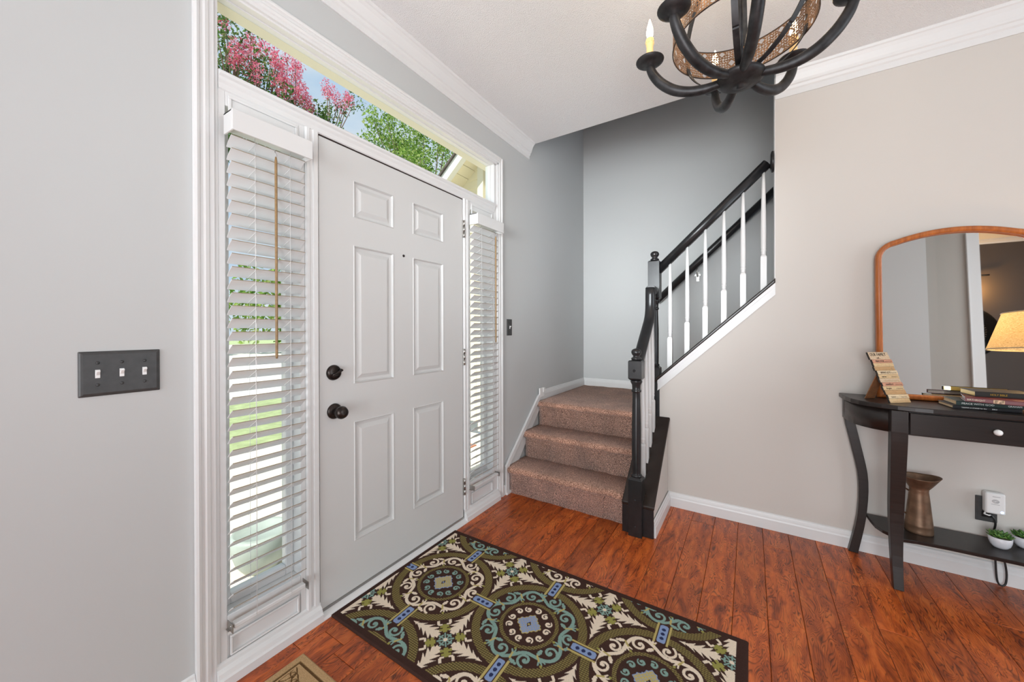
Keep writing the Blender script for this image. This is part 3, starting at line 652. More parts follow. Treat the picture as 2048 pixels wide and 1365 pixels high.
# ------------------------------------------------------------------ woven rug with round medallions
def make_rug():
    d = .002; X0, X1, Y0, Y1 = .028, .822, -1.527, -.028
    nx, ny = int(round((X1-X0)/d))+1, int(round((Y1-Y0)/d))+1
    gx = X0 + d*np.arange(nx); gy = Y0 + d*np.arange(ny); GX, GY = np.meshgrid(gx, gy)
    BROWN, CREAM, TEAL, GREEN, BLUE, NAVY, GOLD = [np.array(lin(c)) for c in ((66, 46, 40), (232, 216, 194), (132, 162, 152), (150, 146, 78), (136, 156, 194), (48, 54, 88), (186, 170, 108))]
    olv = np.where((((np.arange(nx)[None, :]+0*np.arange(ny)[:, None]) % 4 < 2) & (np.arange(ny)[:, None] % 5 > 0))[..., None], np.array(lin((142, 130, 78))), np.array(lin((84, 70, 48))))
    C = np.tile(BROWN, (ny, nx, 1)).astype(float)
    CX, CY, PX, PY = .435, -.294, .483, .473
    def win(x0, x1, y0, y1):
        i0, i1 = max(0, int((x0-X0)/d)), min(nx, int((x1-X0)/d)+2); j0, j1 = max(0, int((y0-Y0)/d)), min(ny, int((y1-Y0)/d)+2)
        return (slice(j0, max(j0, j1)), slice(i0, max(i0, i1)))
    def stamp(x, y, r, col):
        w = win(x-r, x+r, y-r, y+r)
        if w[0].stop <= w[0].start or w[1].stop <= w[1].start: return
        m_ = (GX[w]-x)**2+(GY[w]-y)**2 <= r*r; C[w][m_] = col
    def stroke(P, r, col):
        for (a, b), rr in zip(P, r if hasattr(r, '__len__') else [r]*len(P)): stamp(a, b, rr, col)
    meds = [(i, j, CX+PX*i, CY-PY*j) for i in (-1, 0, 1) for j in range(-1, 4)]
    # stars in the gaps, before the rings
    for i in (-1, 0):
        for j in range(-1, 3):
            sx, sy_ = CX+PX*(i+.5), CY-PY*(j+.5); w = win(sx-.2, sx+.2, sy_-.2, sy_+.2)
            if w[0].stop <= w[0].start or w[1].stop <= w[1].start: continue
            px, py = GX[w]-sx, GY[w]-sy_; sub = C[w]
            for ang in range(4):
                ca, sa = math.cos(ang*PI/2), math.sin(ang*PI/2); s_ = px*ca+py*sa; t_ = -px*sa+py*ca
                q = (s_-.030)/.150; ok = (q > 0) & (q < 1); qc = np.clip(q, 0, 1)
                tooth = 1-.72*np.abs(((s_ + .55*np.abs(t_))*38) % 1.0)
                wd = .040*np.sin(PI*qc**.72)*(.40+.60*(1-qc))*tooth + .0035*(1-qc)
                sub[ok & (np.abs(t_) < wd)] = CREAM
            r_ = np.hypot(px, py); th = np.arctan2(py, px)
            dg = np.abs(((th-PI/4) % (PI/2)) - PI/4*0 - 0); dg = np.minimum(dg, PI/2-dg)   # angle to the diagonals
            lat = r_*np.sin(dg); alo = r_*np.cos(dg)
            sub[(np.abs(alo-.058) < .020) & (lat < .0085)] = GREEN
            sub[(np.abs(alo-.050) < .006) & (lat < .022)] = GREEN; sub[(np.abs(alo-.066) < .005) & (lat < .018)] = GREEN
            sub[(np.abs(alo-.078) < .004) & (lat > .008) & (lat < .026)] = CREAM; sub[(np.abs(alo-.090) < .010) & (np.abs(lat-.024) < .005)] = CREAM
            sub[r_ < .036] = BROWN
            ax = np.minimum(np.abs(px), np.abs(py)); di = np.minimum(np.abs(px-py), np.abs(px+py))/1.414
            sub[(r_ < .034) & ((ax < .0035) | (di < .0035))] = TEAL
            sub[(r_ < .032) & (np.abs(r_-.024) < .0035) & (di > .006)] = TEAL
            sub[r_ < .0085] = CREAM
    for i, j, mx_, my_ in meds:
        w = win(mx_-.25, mx_+.25, my_-.25, my_+.25)
        if w[0].stop <= w[0].start or w[1].stop <= w[1].start: continue
        px, py = GX[w]-mx_, GY[w]-my_; r_ = np.hypot(px, py); th = np.arctan2(py, px); sub = C[w]
        cream = (i+j) % 2 == 0; A, B = (CREAM, TEAL) if cream else (TEAL, CREAM)
        sub[r_ < .2365] = BROWN
        k = (r_ > .201) & (r_ < .2345); sub[k] = olv[w][k]
        k = (r_ > .107) & (r_ < .122); sub[k] = olv[w][k]
        # running scroll ring
        n = 10
        for q in range(n):
            a0 = 2*PI*q/n + .1; s_ = 1 if q % 2 == 0 else -1
            def pol(r, a): return (mx_+r*math.cos(a), my_+r*math.sin(a))
            da = 2*PI/n; rm = .162
            # S stem from one tie to the next
            P = [pol(rm+s_*.026*math.sin(PI*u), a0+da*u) for u in np.linspace(0, 1, 40)]; stroke(P, .0068, A)
            # spiral curl hanging on the inner side of the stem
            ca, cr_ = a0+da*.52, rm-s_*.006
            c = pol(cr_, ca); P = []
            for u in np.linspace(0, 1, 46):
                ph = a0*1.0 + u*2*PI*1.15*s_; rr = .0260*(1-u)+.004; P.append((c[0]+rr*math.cos(ph), c[1]+rr*math.sin(ph)))
            stroke(P, [.0048]*46, A); stamp(*c, .0062, A)
            # leaf lobes on the outside
            for u, rr in ((.16, .012), (.24, .015), (.33, .010)):
                pp = pol(rm-s_*.022-s_*(u-.24)*.06, a0+da*(u-.10)); stamp(*pp, rr*.55, A)
            for fa in (-.55, 0, .55):      # palmette fanning out beside each curl
                b0 = pol(rm+s_*.004, a0+da*.06); dr = a0+(0 if s_ < 0 else PI)+fa+PI
                stroke([(b0[0]+math.cos(dr)*e, b0[1]+math.sin(dr)*e) for e in np.linspace(.006, .026, 10)], list(np.linspace(.0050, .0026, 10)), A)
            tq = pol(rm, a0); P = [(tq[0]+math.cos(a0)*e, tq[1]+math.sin(a0)*e) for e in np.linspace(-.012, .012, 9)]; stroke(P, .0038, GOLD)
            tq = pol(rm+.034*s_, a0+da*.02); stamp(*tq, .0055, GREEN)
        # inner wheel of curls
        n = 12
        for q in range(n):
            a0 = 2*PI*q/n; c = (mx_+.079*math.cos(a0), my_+.079*math.sin(a0)); P = []; R = []
            for u in np.linspace(0, 1, 36):
                ph = a0+PI*.2 + u*2*PI*.95*(1 if q % 2 else -1); rr = .0155*(1-u*.75); P.append((c[0]+rr*math.cos(ph), c[1]+rr*math.sin(ph))); R.append(.0026+.0030*u)
            stroke(P, R, B)
        k = r_ < .054; f = .042*(1+.16*np.cos(4*th))*(1+.05*np.cos(16*th))
        sub[r_ < f+.004] = GOLD if not cream else BLUE
        sub[r_ < f] = BLUE if not cream else GOLD
        sub[(r_ < f) & (np.sin(px*420)*np.sin(py*420) > .2)] = (GOLD if not cream else BLUE)*.55 + (BLUE if not cream else GOLD)*.45
        sub[(np.abs(px)*1.0+np.abs(py)*1.6) < .015] = BROWN; sub[r_ < .005] = GOLD if not cream else BLUE
    # blue bars tying the rings together
    for i, j, mx_, my_ in meds:
        for hx, hy, vert in ((mx_+PX/2, my_, False), (mx_, my_-PY/2, True)):
            w = win(hx-.07, hx+.07, hy-.07, hy+.07)
            if w[0].stop <= w[0].start or w[1].stop <= w[1].start: continue
            a, b = (GX[w]-hx, GY[w]-hy) if not vert else (GY[w]-hy, GX[w]-hx); sub = C[w]
            sub[(np.abs(a) < .055) & (np.abs(b) < .0275)] = BROWN
            sub[(np.abs(a) < .055) & (np.abs(np.abs(b)-.024) < .0042)] = GOLD
            sub[(np.maximum(np.abs(a)-.038, 0)**2+np.maximum(np.abs(b)-.006, 0)**2) < .010**2] = BLUE
            for s_ in (-.024, 0, .024): sub[(a-s_)**2+b**2 < .0078**2] = NAVY
    e = (GX < X0+.030) | (GX > X1-.030) | (GY < Y0+.040) | (GY > Y1-.026); C[e] = BROWN
    rib = ((np.arange(ny)[:, None] % 2) == 0) & e; C[rib] *= .82
    Z = np.full((ny, nx), .0085); lum = C.mean(2); Z += np.where(lum > .12, .0008, 0)
    edge = np.minimum(np.minimum(GX-X0, X1-GX), np.minimum(GY-Y0, Y1-GY)); Z = np.where(edge < .006, .0035+edge*.95, Z); Z[edge < 1e-6] = .0006
    V = np.stack([GX, GY, Z], 2).reshape(-1, 3); V -= np.array([.425, -.78, 0])
    idx = np.arange(nx*ny).reshape(ny, nx); F = np.stack([idx[:-1, :-1], idx[:-1, 1:], idx[1:, 1:], idx[1:, :-1]], 2).reshape(-1, 4)
    o = rawmesh('area_rug', V, F, M['rug'], col=C.reshape(-1, 3)); o.location = (.425, -.78, 0)
    tag(o, 'brown patterned rug with cream and teal medallions in front of the door', 'rug')
make_rug()

def make_mat():
    d = .003; X0, X1, Y0, Y1 = -.60, -.132, -.86, -.117
    nx, ny = int((X1-X0)/d)+1, int((Y1-Y0)/d)+1; GX, GY = np.meshgrid(X0+d*np.arange(nx), Y0+d*np.arange(ny))
    e = np.minimum(np.minimum(GX-X0, X1-GX), np.minimum(GY-Y0, Y1-GY))
    tan, dark = np.array(lin((186, 154, 112))), np.array(lin((110, 84, 54)))
    C = np.tile(tan, (ny, nx, 1)); Z = np.full((ny, nx), .011)
    g = np.abs(e-.034) < .0045; leaf = np.zeros_like(g)
    for k in range(-3, 9):          # sprig of engraved leaves inside the border
        cx, cy_ = -.205-.012*k, -.21-.03*k
        for s_ in (-1, 1):
            a = math.radians(35*s_+200); px, py = GX-cx, GY-cy_; u = px*math.cos(a)+py*math.sin(a); v = -px*math.sin(a)+py*math.cos(a)
            leaf |= (u > 0) & (u < .055) & (np.abs(np.abs(v)-.010*np.sin(PI*np.clip(u/.055, 0, 1))) < .0022)
    leaf &= e > .045
    C[g | leaf] = dark; Z[g | leaf] = .0072
    Z = np.where(e < .008, .0012+e*1.1, Z); Z[e < 1e-6] = .0006
    V = np.stack([GX, GY, Z], 2).reshape(-1, 3)-np.array([-.36, -.48, 0]); idx = np.arange(nx*ny).reshape(ny, nx)
    F = np.stack([idx[:-1, :-1], idx[:-1, 1:], idx[1:, 1:], idx[1:, :-1]], 2).reshape(-1, 4)
    o = rawmesh('door_mat', V, F, M['coir'], col=C.reshape(-1, 3)); o.location = (-.36, -.48, 0)
    tag(o, 'tan door mat with an engraved border left of the rug', 'mat')
make_mat()

# ------------------------------------------------------------------ console table
YM = -2.405
mir = lambda y: 2*YM-y
tb_ = empty('console_table', (1.70, YM, 0), 'dark espresso half-moon console table with sabre legs below the mirror', 'table')
def to(mb): mb.v = [(x-1.70, y-YM, z) for x, y, z in mb.v]; return mb
LE = [(1.866, -1.952), (1.80, -1.953), (1.735, -1.958), (1.676, -1.969), (1.630, -1.992), (1.595, -2.022), (1.566, -2.062), (1.543, -2.112), (1.528, -2.165), (1.522, -2.22)]
outline = LE + [(x, mir(y)) for x, y in reversed(LE)]
to(MB().prism(outline, 'z', .838, .860)).build('table_top', M['espresso'], tb_, bevel=.003)
def inset(l, a):
    return [(min(x+a, 1.862) if x < 1.86 else 1.862, y-a*.9 if x > 1.54 else y) for x, y in l]
ap = inset(LE[:8], .016)
def apron(l):
    mb = MB(); n = len(l); vs = []
    for x, y in l: vs += [(x, y, .728), (x, y, .8385)]
    for x, y in l: vs += [(x+.012, y+(-.012 if y > YM else .012), .728), (x+.012, y+(-.012 if y > YM else .012), .8385)]
    fs = []
    for i in range(n-1):
        a, b, c, d = 2*i, 2*i+1, 2*i+2, 2*i+3; o = 2*n
        fs += [(a, c, d, b), (o+a, o+b, o+d, o+c), (a, o+a, o+c, c), (b, d, o+d, o+b)]
    return mb.add(vs, fs, True)
to(apron(ap)).build('curved_apron', M['espresso'], tb_); to(apron([(x, mir(y)) for x, y in ap])).build('curved_apron', M['espresso'], tb_)
to(MB().box(1.545, 1.560, -2.15, mir(-2.15), .728, .8385)).build('front_rail', M['espresso'], tb_)
dr = to(MB().box(1.532, 1.546, -2.150, mir(-2.150), .733, .832)).build('drawer', M['espresso'], tb_, bevel=.0025)
to(MB().lathe([(.0, -.026), (.008, -.025), (.0125, -.019), (.0125, -.012), (.008, -.006), (.005, 0)], (1.532, YM, .784), 18, 'x')).build('knob', M['white'], dr)
def sabre(path, axis):
    """square-section curved leg: path of (offset, z, halfwidth along axis, halfdepth)"""
    mb = MB(); vs = []
    for o, z, a, b in path:
        if axis == 'y': vs += [(1.838-b, o-a, z), (1.838+b, o-a, z), (1.838+b, o+a, z), (1.838-b, o+a, z)]
        else: vs += [(o-b, axis-a, z), (o+b, axis-a, z), (o+b, axis+a, z), (o-b, axis+a, z)]
    n = len(path); fs = [(4*i+k, 4*i+(k+1) % 4, 4*i+4+(k+1) % 4, 4*i+4+k) for i in range(n-1) for k in range(4)]+[(3, 2, 1, 0), (4*n-4, 4*n-3, 4*n-2, 4*n-1)]
    return mb.add(vs, fs)
def interp(keys, n=18):
    k = np.array(keys); zz = np.linspace(k[0, 1], k[-1, 1], n); out = []
    from_ = k[::-1] if k[0, 1] > k[-1, 1] else k
    for z in zz:
        r = []
        for c in (0, 2, 3):   # smooth cubic-ish interpolation
            i = int(np.clip(np.searchsorted(from_[:, 1], z)-1, 0, len(from_)-2)); z0, z1 = from_[i, 1], from_[i+1, 1]; u = (z-z0)/(z1-z0)
            p0, p1 = from_[i, c], from_[i+1, c]; m0 = (from_[min(i+1, len(from_)-1), c]-from_[max(i-1, 0), c])/max(1e-6, from_[min(i+1, len(from_)-1), 1]-from_[max(i-1, 0), 1])*(z1-z0)
            m1 = (from_[min(i+2, len(from_)-1), c]-from_[i, c])/max(1e-6, from_[min(i+2, len(from_)-1), 1]-from_[i, 1])*(z1-z0)
            r.append((2*u**3-3*u**2+1)*p0+(u**3-2*u**2+u)*m0+(-2*u**3+3*u**2)*p1+(u**3-u**2)*m1)
        out.append((r[0], z, r[1], r[2]))
    return out
back = interp([(-1.986, .838, .020, .017), (-1.988, .74, .021, .017), (-2.014, .60, .021, .017), (-2.046, .41, .020, .016), (-2.040, .20, .018, .016), (-2.006, .0, .020, .016)])
to(sabre(back, 'y')).build('leg', M['espresso'], tb_, bevel=.002); to(sabre([(mir(o), z, a, b) for o, z, a, b in back], 'y')).build('leg', M['espresso'], tb_, bevel=.002)
front = interp([(1.555, .838, .0285, .024), (1.556, .73, .0285, .024), (1.572, .55, .027, .023), (1.590, .33, .0245, .021), (1.582, .14, .020, .019), (1.556, .0, .0175, .017)])
to(sabre(front, -2.116)).build('leg', M['espresso'], tb_, bevel=.002); to(sabre(front, mir(-2.116))).build('leg', M['espresso'], tb_, bevel=.002)
SE = [(1.856, -2.062), (1.78, -2.064), (1.715, -2.070), (1.672, -2.088), (1.640, -2.115), (1.610, -2.14), (1.625, -2.20), (1.632, -2.30)]
to(MB().prism(SE+[(x, mir(y)) for x, y in reversed(SE)], 'z', .199, .215)).build('lower_shelf', M['espresso'], tb_, bevel=.002)

# ------------------------------------------------------------------ arched mirror leaning on the wall
TH_M = math.radians(3.0)
mr_ = empty('arched_mirror', (1.797, -2.372, .8615), 'arched wall mirror in a honey wood frame standing on the console table', 'mirror')
mr_.rotation_euler = (0, TH_M, 0)
hw = .268; path = [(-hw, .012), (-hw, .725)]
for k in range(1, 7):
    a = PI - (PI/2-.17)*k/6; path.append((-hw+.085+.085*math.cos(a), .725+.085*math.sin(a)*1.0))
xe, ze = path[-1]; apex = .845
for k in range(1, 13):
    u = k/12; x = xe*(1-u); path.append((x, ze+(apex-ze)*(1-(x/xe)**2)))
full = path + [(-x, z) for x, z in reversed(path[:-1])]
loop = full + [(hw, .012)][:0]
fr_pts = [(0, x, z) for x, z in full]
fm = MB(); pr = [(-.012, -.020), (-.006, -.028), (.006, -.028), (.012, -.020), (.013, .004), (-.013, .004)]
ring = [(x, z) for x, z in full]; n = len(ring); vs = []
for i in range(n):     # closed frame loop, mitred
    p0, p1, p2 = Vector(ring[i-1]), Vector(ring[i]), Vector(ring[(i+1) % n]); d1 = (p1-p0).normalized(); d2 = (p2-p1).normalized(); nn = Vector((-(d1+d2).y, (d1+d2).x)).normalized(); sc = 1/max(.45, nn.dot(Vector((-d1.y, d1.x))))
    for a, b in pr: q = p1+nn*a*sc; vs.append((b, q.x, q.y))
m_ = len(pr); fs = [(i*m_+k, i*m_+(k+1) % m_, ((i+1) % n)*m_+(k+1) % m_, ((i+1) % n)*m_+k) for i in range(n) for k in range(m_)]
fm.add(vs, fs, True).build('frame', M['framewood'], mr_)
ctr = (0.0, 0.0, .42)
gb = MB(); gb.add([(0, x, z) for x, z in ring], [tuple(range(n))]); gb.build('mirror_glass', M['mirror'], mr_)
gb = MB(); gb.add([(.003, x, z) for x, z in ring], [tuple(range(n))]); gb.build('backing', M['subfloor'], mr_)

# ------------------------------------------------------------------ lettering helper
def lettering(txt, size, parent, mtx, m, font_scale=(1, 1), align='LEFT', name='lettering'):
    cu = bpy.data.curves.new('t', 'FONT'); cu.body = txt; cu.size = size; cu.align_x = align; cu.extrude = .0002; cu.resolution_u = 2; cu.offset = 0
    tmp = bpy.data.objects.new('t', cu); COL.objects.link(tmp); dg = bpy.context.evaluated_depsgraph_get(); me = bpy.data.meshes.new_from_object(tmp.evaluated_get(dg))
    bpy.data.objects.remove(tmp); bpy.data.curves.remove(cu)
    me.transform(Matrix.Diagonal((font_scale[0], font_scale[1], 1, 1))); me.materials.clear(); me.materials.append(m)
    o = bpy.data.objects.new(name, me); COL.objects.link(o); o.parent = parent; o.matrix_local = mtx; return o
def basis(o, ex, ey):
    ex = Vector(ex).normalized(); ey = Vector(ey); ey = (ey-ex*ey.dot(ex)).normalized(); ez = ex.cross(ey)
    return Matrix(((ex.x, ey.x, ez.x, o[0]), (ex.y, ey.y, ez.y, o[1]), (ex.z, ey.z, ez.z, o[2]), (0, 0, 0, 1)))

# ------------------------------------------------------------------ wooden word sign on the table
bl, br_ = Vector((1.612, -2.104, .8605)), Vector((1.684, -2.192, .8605))
e1 = (br_-bl).normalized(); lean = Vector((-e1.y, e1.x, 0)); lean = lean if lean.x > 0 else -lean
e2 = (Vector((0, 0, .226))+lean*.098).normalized(); nrm = e2.cross(e1).normalized(); nrm = nrm if nrm.x < 0 else -nrm
sg = empty('word_sign', tuple(bl), 'small stacked-plank wooden word sign reading OUR FAMILY on console table', 'sign')
ink = mat('dark_ink', lin((64, 42, 28)), .7); ink2 = mat('black_ink', (.02, .018, .016), .7); ink3 = mat('pale_ink', lin((170, 140, 100)), .7)
tones = [(214, 184, 140), (226, 204, 168), (200, 160, 112), (222, 192, 146), (206, 150, 122), (216, 190, 158)]
wm = [wood('sign_plank_%d' % k, [(.3, lin([c*.86 for c in tn])), (.7, lin(tn))], 'y', 8, 14, .6, .3, .0002, rings=False) for k, tn in enumerate(tones)]
edge = mat('sign_dark_edge', (.02, .017, .014), .7)
h = 0; wS = (br_-bl).length; rows = [.021, .020, .022, .020, .019, .020, .021, .020, .020, .019, .019, .040]
txts = [('', None, 0), ('honor', ink, .010), ('', None, 0), ('forgive', ink, .011), ('comfort', ink2, .014), ('', None, 0), ('serve', ink2, .012), ('BRING JOY', ink, .012), ('', None, 0), ('', None, 0), ('PRAY FOR', ink2, .0115), ('OUR FAMILY', ink2, .0175)]
offs = [0, .003, -.002, -.004, .002, -.003, .000, .003, -.003, .001, .003, -.003]
for k, (rh, tx, of) in enumerate(zip(rows, txts, offs)):
    a = e1*of + e2*h; q = MB(); t0 = -.006 - (.0015 if k % 2 else 0)
    def pt(u, v, w): p = a+e1*u+e2*v-nrm*(w); return tuple(p)
    q.add([pt(0, .0004, -.0+t0*0+0), pt(wS, .0004, 0), pt(wS, rh-.0004, 0), pt(0, rh-.0004, 0), pt(0, .0004, .007), pt(wS, .0004, .007), pt(wS, rh-.0004, .007), pt(0, rh-.0004, .007)], [(0, 1, 2, 3), (7, 6, 5, 4), (0, 4, 5, 1), (1, 5, 6, 2), (2, 6, 7, 3), (3, 7, 4, 0)])
    pl = q.build('plank', wm[k % 6], sg, bevel=.0006)
    q = MB(); q.add([pt(-.0035, .0004, .0005), pt(-.0002, .0004, .0005), pt(-.0002, rh-.0004, .0005), pt(-.0035, rh-.0004, .0005), pt(-.0035, .0004, .007), pt(-.0002, .0004, .007), pt(-.0002, rh-.0004, .007), pt(-.0035, rh-.0004, .007)], [(0, 1, 2, 3), (7, 6, 5, 4), (0, 4, 5, 1), (1, 5, 6, 2), (2, 6, 7, 3), (3, 7, 4, 0)])
    q.build('dark_edge', edge, pl)
    f_ = nrm*.0006
    if tx[0]:
        base = a + e1*(.006 if k == 11 else .016) + e2*((.0185 if k == 11 else .005)) + f_
        lettering(tx[0], tx[2], pl, basis(base, e1, e2), tx[1], (.92 if k == 11 else .95, 1.35 if k == 11 else 1.1))
    if k == 11: lettering('will...', .012, pl, basis(a+e1*.036+e2*.004+f_, e1, e2), ink)
    else:      # the rest of each line is too small to read: fine strokes
        q = MB(); u = .016 if not tx[0] else .070; rs = random.Random(k)
        while u < wS-.012:
            l_ = rs.uniform(.003, .009); p0 = a+e1*u+e2*.006+f_; q.add([tuple(p0), tuple(p0+e1*l_), tuple(p0+e1*l_+e2*.0022), tuple(p0+e2*.0022)], [(0, 1, 2, 3)]); u += l_+.002
        q.build('fine_print', ink if tx[0] else ink3, pl)
    h += rh
# easel leg
pa = e1*(wS*.30)+e2*.150+(-nrm*.008)*1; pz = e1*(wS*.04); back_d = lean*.108
q = MB(); A0 = e1*.010+e2*.150-nrm*.0085; A1 = e1*.055+e2*.150-nrm*.0085; B0 = lean*.120+e1*.004; B1 = lean*.120+e1*.058; B0.z = B1.z = .0
q.add([tuple(A0), tuple(A1), tuple(B1), tuple(B0), tuple(A0+lean*.004), tuple(A1+lean*.004), tuple(B1+lean*.004), tuple(B0+lean*.004)], [(0, 1, 2, 3), (7, 6, 5, 4), (0, 4, 5, 1), (1, 5, 6, 2), (2, 6, 7, 3), (3, 7, 4, 0)])
q.build('easel_leg', mat('easel_board', lin((128, 84, 52)), .7, noise=(40, .2)), sg)

# ------------------------------------------------------------------ stack of books
gold = mat('gilt', lin((200, 162, 60)), .35, .7); pages = mat('book_pages', lin((226, 202, 164)), .8, noise=(300, .12)); wpages = mat('white_pages', lin((232, 228, 222)), .8, noise=(300, .06)); gpages = mat('gilt_pages', lin((206, 178, 96)), .4, .5)
wht = mat('white_print', (.75, .75, .72), .6)
def book(loc, rot, L_, Wd, T, cover, pg, label, prints):
    """spine faces -x in local space, book runs along -y"""
    r = empty('book', loc, label, 'book', 'books stacked on the console table'); r.rotation_euler = (0, 0, math.radians(rot)); c = .0022
    cv = MB(); cv.box(0, Wd, -L_, 0, 0, c); cv.box(0, Wd, -L_, 0, T-c, T); cv.box(0, c, -L_, 0, c, T-c)
    cv.build('cover', cover, r, bevel=.0008)
    MB().box(c, Wd-.004, -L_+.004, -.004, c, T-c).build('pages', pg, r)
    for tx, u, sz, m_, sc in prints:
        lettering(tx, sz, r, basis((-.0006, -u, T*.5-sz*.33), (0, -1, 0), (0, 0, 1)), m_, sc)
    return r
zt = .8606
book((1.592, -2.300, zt), 4, .205, .135, .0150, mat('black_cover', (.012, .012, .014), .35), pages, 'thin black paperback at the bottom of the book stack', [('TAKING A STAND for the', .026, .0085, wht, (.8, .8)), ('BIBLE', .118, .008, wht, (.8, .8))])
book((1.598, -2.312, zt+.0152), 1, .215, .135, .0205, mat('dark_green_cover', lin((26, 46, 42)), .4), pages, 'dark green book with white spine title second from the bottom', [('PEACE WITH GOD', .016, .0125, wht, (.92, .85)), ('GRAHAM', .150, .011, wht, (.85, .9))])
b3 = book((1.585, -2.334, zt+.0359), -12, .200, .125, .0190, mat('maroon_cover', lin((104, 34, 40)), .4), wpages, 'maroon book third from the bottom of the stack', [('BIRTHRIGHT', .006, .0105, mat('cream_print', lin((226, 205, 180)), .6), (.85, 1))])
MB().box(-.0012, -.0004, -.108, -.078, .002, .017).build('spine_picture', mat('spine_photo', lin((190, 160, 130)), .6, noise=(150, .7)), b3)
book((1.628, -2.378, zt+.0551), 4, .185, .125, .0230, mat('black_leather', (.014, .012, .010), .45, bump=(200, .2, .0005)), gpages, 'thick black gilt-edged bible on top of the book stack', [('HOLY BIBLE', .045, .0120, gold, (.8, 1))])

# ------------------------------------------------------------------ table lamp (its shade shows in the mirror)
lp = empty('table_lamp', (1.615, -2.722, .8602), 'table lamp with a glowing linen shade at the end of the console table', 'lamp')
MB().lathe([(.0, 0), (.058, 0), (.060, .010), (.030, .022), (.020, .045), (.038, .085), (.046, .125), (.038, .170), (.018, .200), (.010, .215), (.010, .30)], (0, 0, 0), 24).build('lamp_base', M['bronze'], lp)
sm = bpy.data.materials.new('linen_shade'); sm.use_nodes = True; t = sm.node_tree
for n_ in list(t.nodes): t.nodes.remove(n_)
o_ = N(t, 'ShaderNodeOutputMaterial'); df = N(t, 'ShaderNodeBsdfDiffuse'); tl_ = N(t, 'ShaderNodeBsdfTranslucent'); mxs = N(t, 'ShaderNodeMixShader'); mxs.inputs[0].default_value = .55
g = N(t, 'ShaderNodeNewGeometry'); mp_ = N(t, 'ShaderNodeMapping'); mp_.inputs['Scale'].default_value = (140, 140, 700); nn_ = N(t, 'ShaderNodeTexNoise', Scale=1.0, Detail=3.0); t.links.new(g.outputs['Position'], mp_.inputs['Vector']); t.links.new(mp_.outputs[0], nn_.inputs['Vector'])
r1 = ramp(t, [(.35, lin((176, 150, 106))), (.65, lin((236, 214, 172)))]); t.links.new(nn_.outputs['Fac'], r1.inputs['Fac'])
for q in (df, tl_): t.links.new(r1.outputs['Color'], q.inputs[0])
t.links.new(df.outputs[0], mxs.inputs[1]); t.links.new(tl_.outputs[0], mxs.inputs[2]); t.links.new(mxs.outputs[0], o_.inputs[0])
shd = MB(); n = 36; vs = []
for rr, z in ((.170, .274), (.1705, .282), (.118, .452), (.117, .460)): vs += [(rr*math.cos(2*PI*k/n), rr*math.sin(2*PI*k/n), z) for k in range(n)]
shd.add(vs, [(i*n+k, i*n+(k+1) % n, (i+1)*n+(k+1) % n, (i+1)*n+k) for i in range(3) for k in range(n)], True)
shd.build('lamp_shade', sm, lp)
rimm = mat('shade_trim', lin((214, 196, 160)), .8)
for rr, z in ((.1708, .277), (.1176, .457)):
    q = MB(); q.tube([(rr*math.cos(2*PI*k/n), rr*math.sin(2*PI*k/n), z) for k in range(n+1)], .0032, 6); q.build('shade_trim', rimm, lp)
MB().lathe([(.010, .29), (.014, .30), (.022, .318), (.018, .335), (.004, .345)], (0, 0, 0), 16).build('bulb', mat('warm_bulb', (1, .8, .5), .4, emit=((1, .70, .34), 9)), lp)
pl_ = lamp('table_lamp_light', 'POINT', (1.615, -2.722, 1.236), 2.6, (1, .68, .34), size=.03)

# ------------------------------------------------------------------ things on the lower shelf
pt_ = empty('metal_pitcher', (1.750, -2.236, .2152), 'rustic brown metal pitcher standing on the lower shelf', 'pitcher')
rust = mat('rusty_metal', lin((118, 92, 72)), .45, .6, noise=(18, .35), bump=(60, .2, .001))
pm = MB(); n = 28; vs = []; prof = [(.0480, 0), (.0495, .004), (.0490, .012), (.0478, .034), (.0490, .038), (.0476, .042), (.0405, .12), (.0345, .185), (.0322, .205), (.0336, .209), (.0322, .213), (.042, .230), (.060, .268), (.0620, .272)]
for r_, z in prof:
    for k in range(n):
        a = 2*PI*k/n; sp_ = max(0, (z-.213)/.06) * .016 * max(0, math.cos(a+PI/2))**3
        vs.append(((r_+sp_)*math.cos(a), (r_+sp_)*math.sin(a), z + (sp_*.6)))
fs = [(i*n+k, i*n+(k+1) % n, (i+1)*n+(k+1) % n, (i+1)*n+k) for i in range(len(prof)-1) for k in range(n)]+[tuple(reversed(range(n)))]
pm.add(vs, fs, True); pb_ = pm.build('body', rust, pt_); sf = pb_.modifiers.new('wall', 'SOLIDIFY'); sf.thickness = .0015
q = MB(); q.tube([(0, .036, .195), (0, .062, .215), (0, .085, .200), (0, .090, .165), (0, .078, .120), (0, .055, .085), (0, .041, .075)], .004, 8); q.build('handle', rust, pt_)

ol = empty('wall_outlet', (1.868, -2.494, .346), 'black electrical outlet plate on the wall behind the table', 'outlet')
MB().box(-.006, 0, -.035, .035, -.060, .060).build('plate', M['plate'], ol, bevel=.003)
for z in (-.024,): MB().box(-.0085, -.006, -.016, .016, z-.014, z+.014).build('receptacle', M['black'], ol, bevel=.003)
pg = empty('plug_in_extender', (1.861, -2.508, .387), 'white plug-in extender with a small blue light in the outlet', 'adapter')
MB().box(-.036, -.0005, -.034, .030, -.048, .052).build('housing', M['white'], pg, bevel=.008, seg=4)
gry = mat('grey_print', (.30, .30, .31), .6); 
for r_ in (.0045, .0075, .0105):
    q = MB(); q.tube([(-.0365, -.002+r_*math.cos(a), .014+r_*.8*math.sin(a)) for a in np.linspace(0, 2*PI, 24)], .0006, 5); q.build('wave_mark', gry, pg)
q = MB(); q.box(-.0368, -.0362, -.016, .008, .0345, .0362); q.box(-.0368, -.0362, -.014, .012, -.0015, .0000); q.build('small_print', gry, pg)
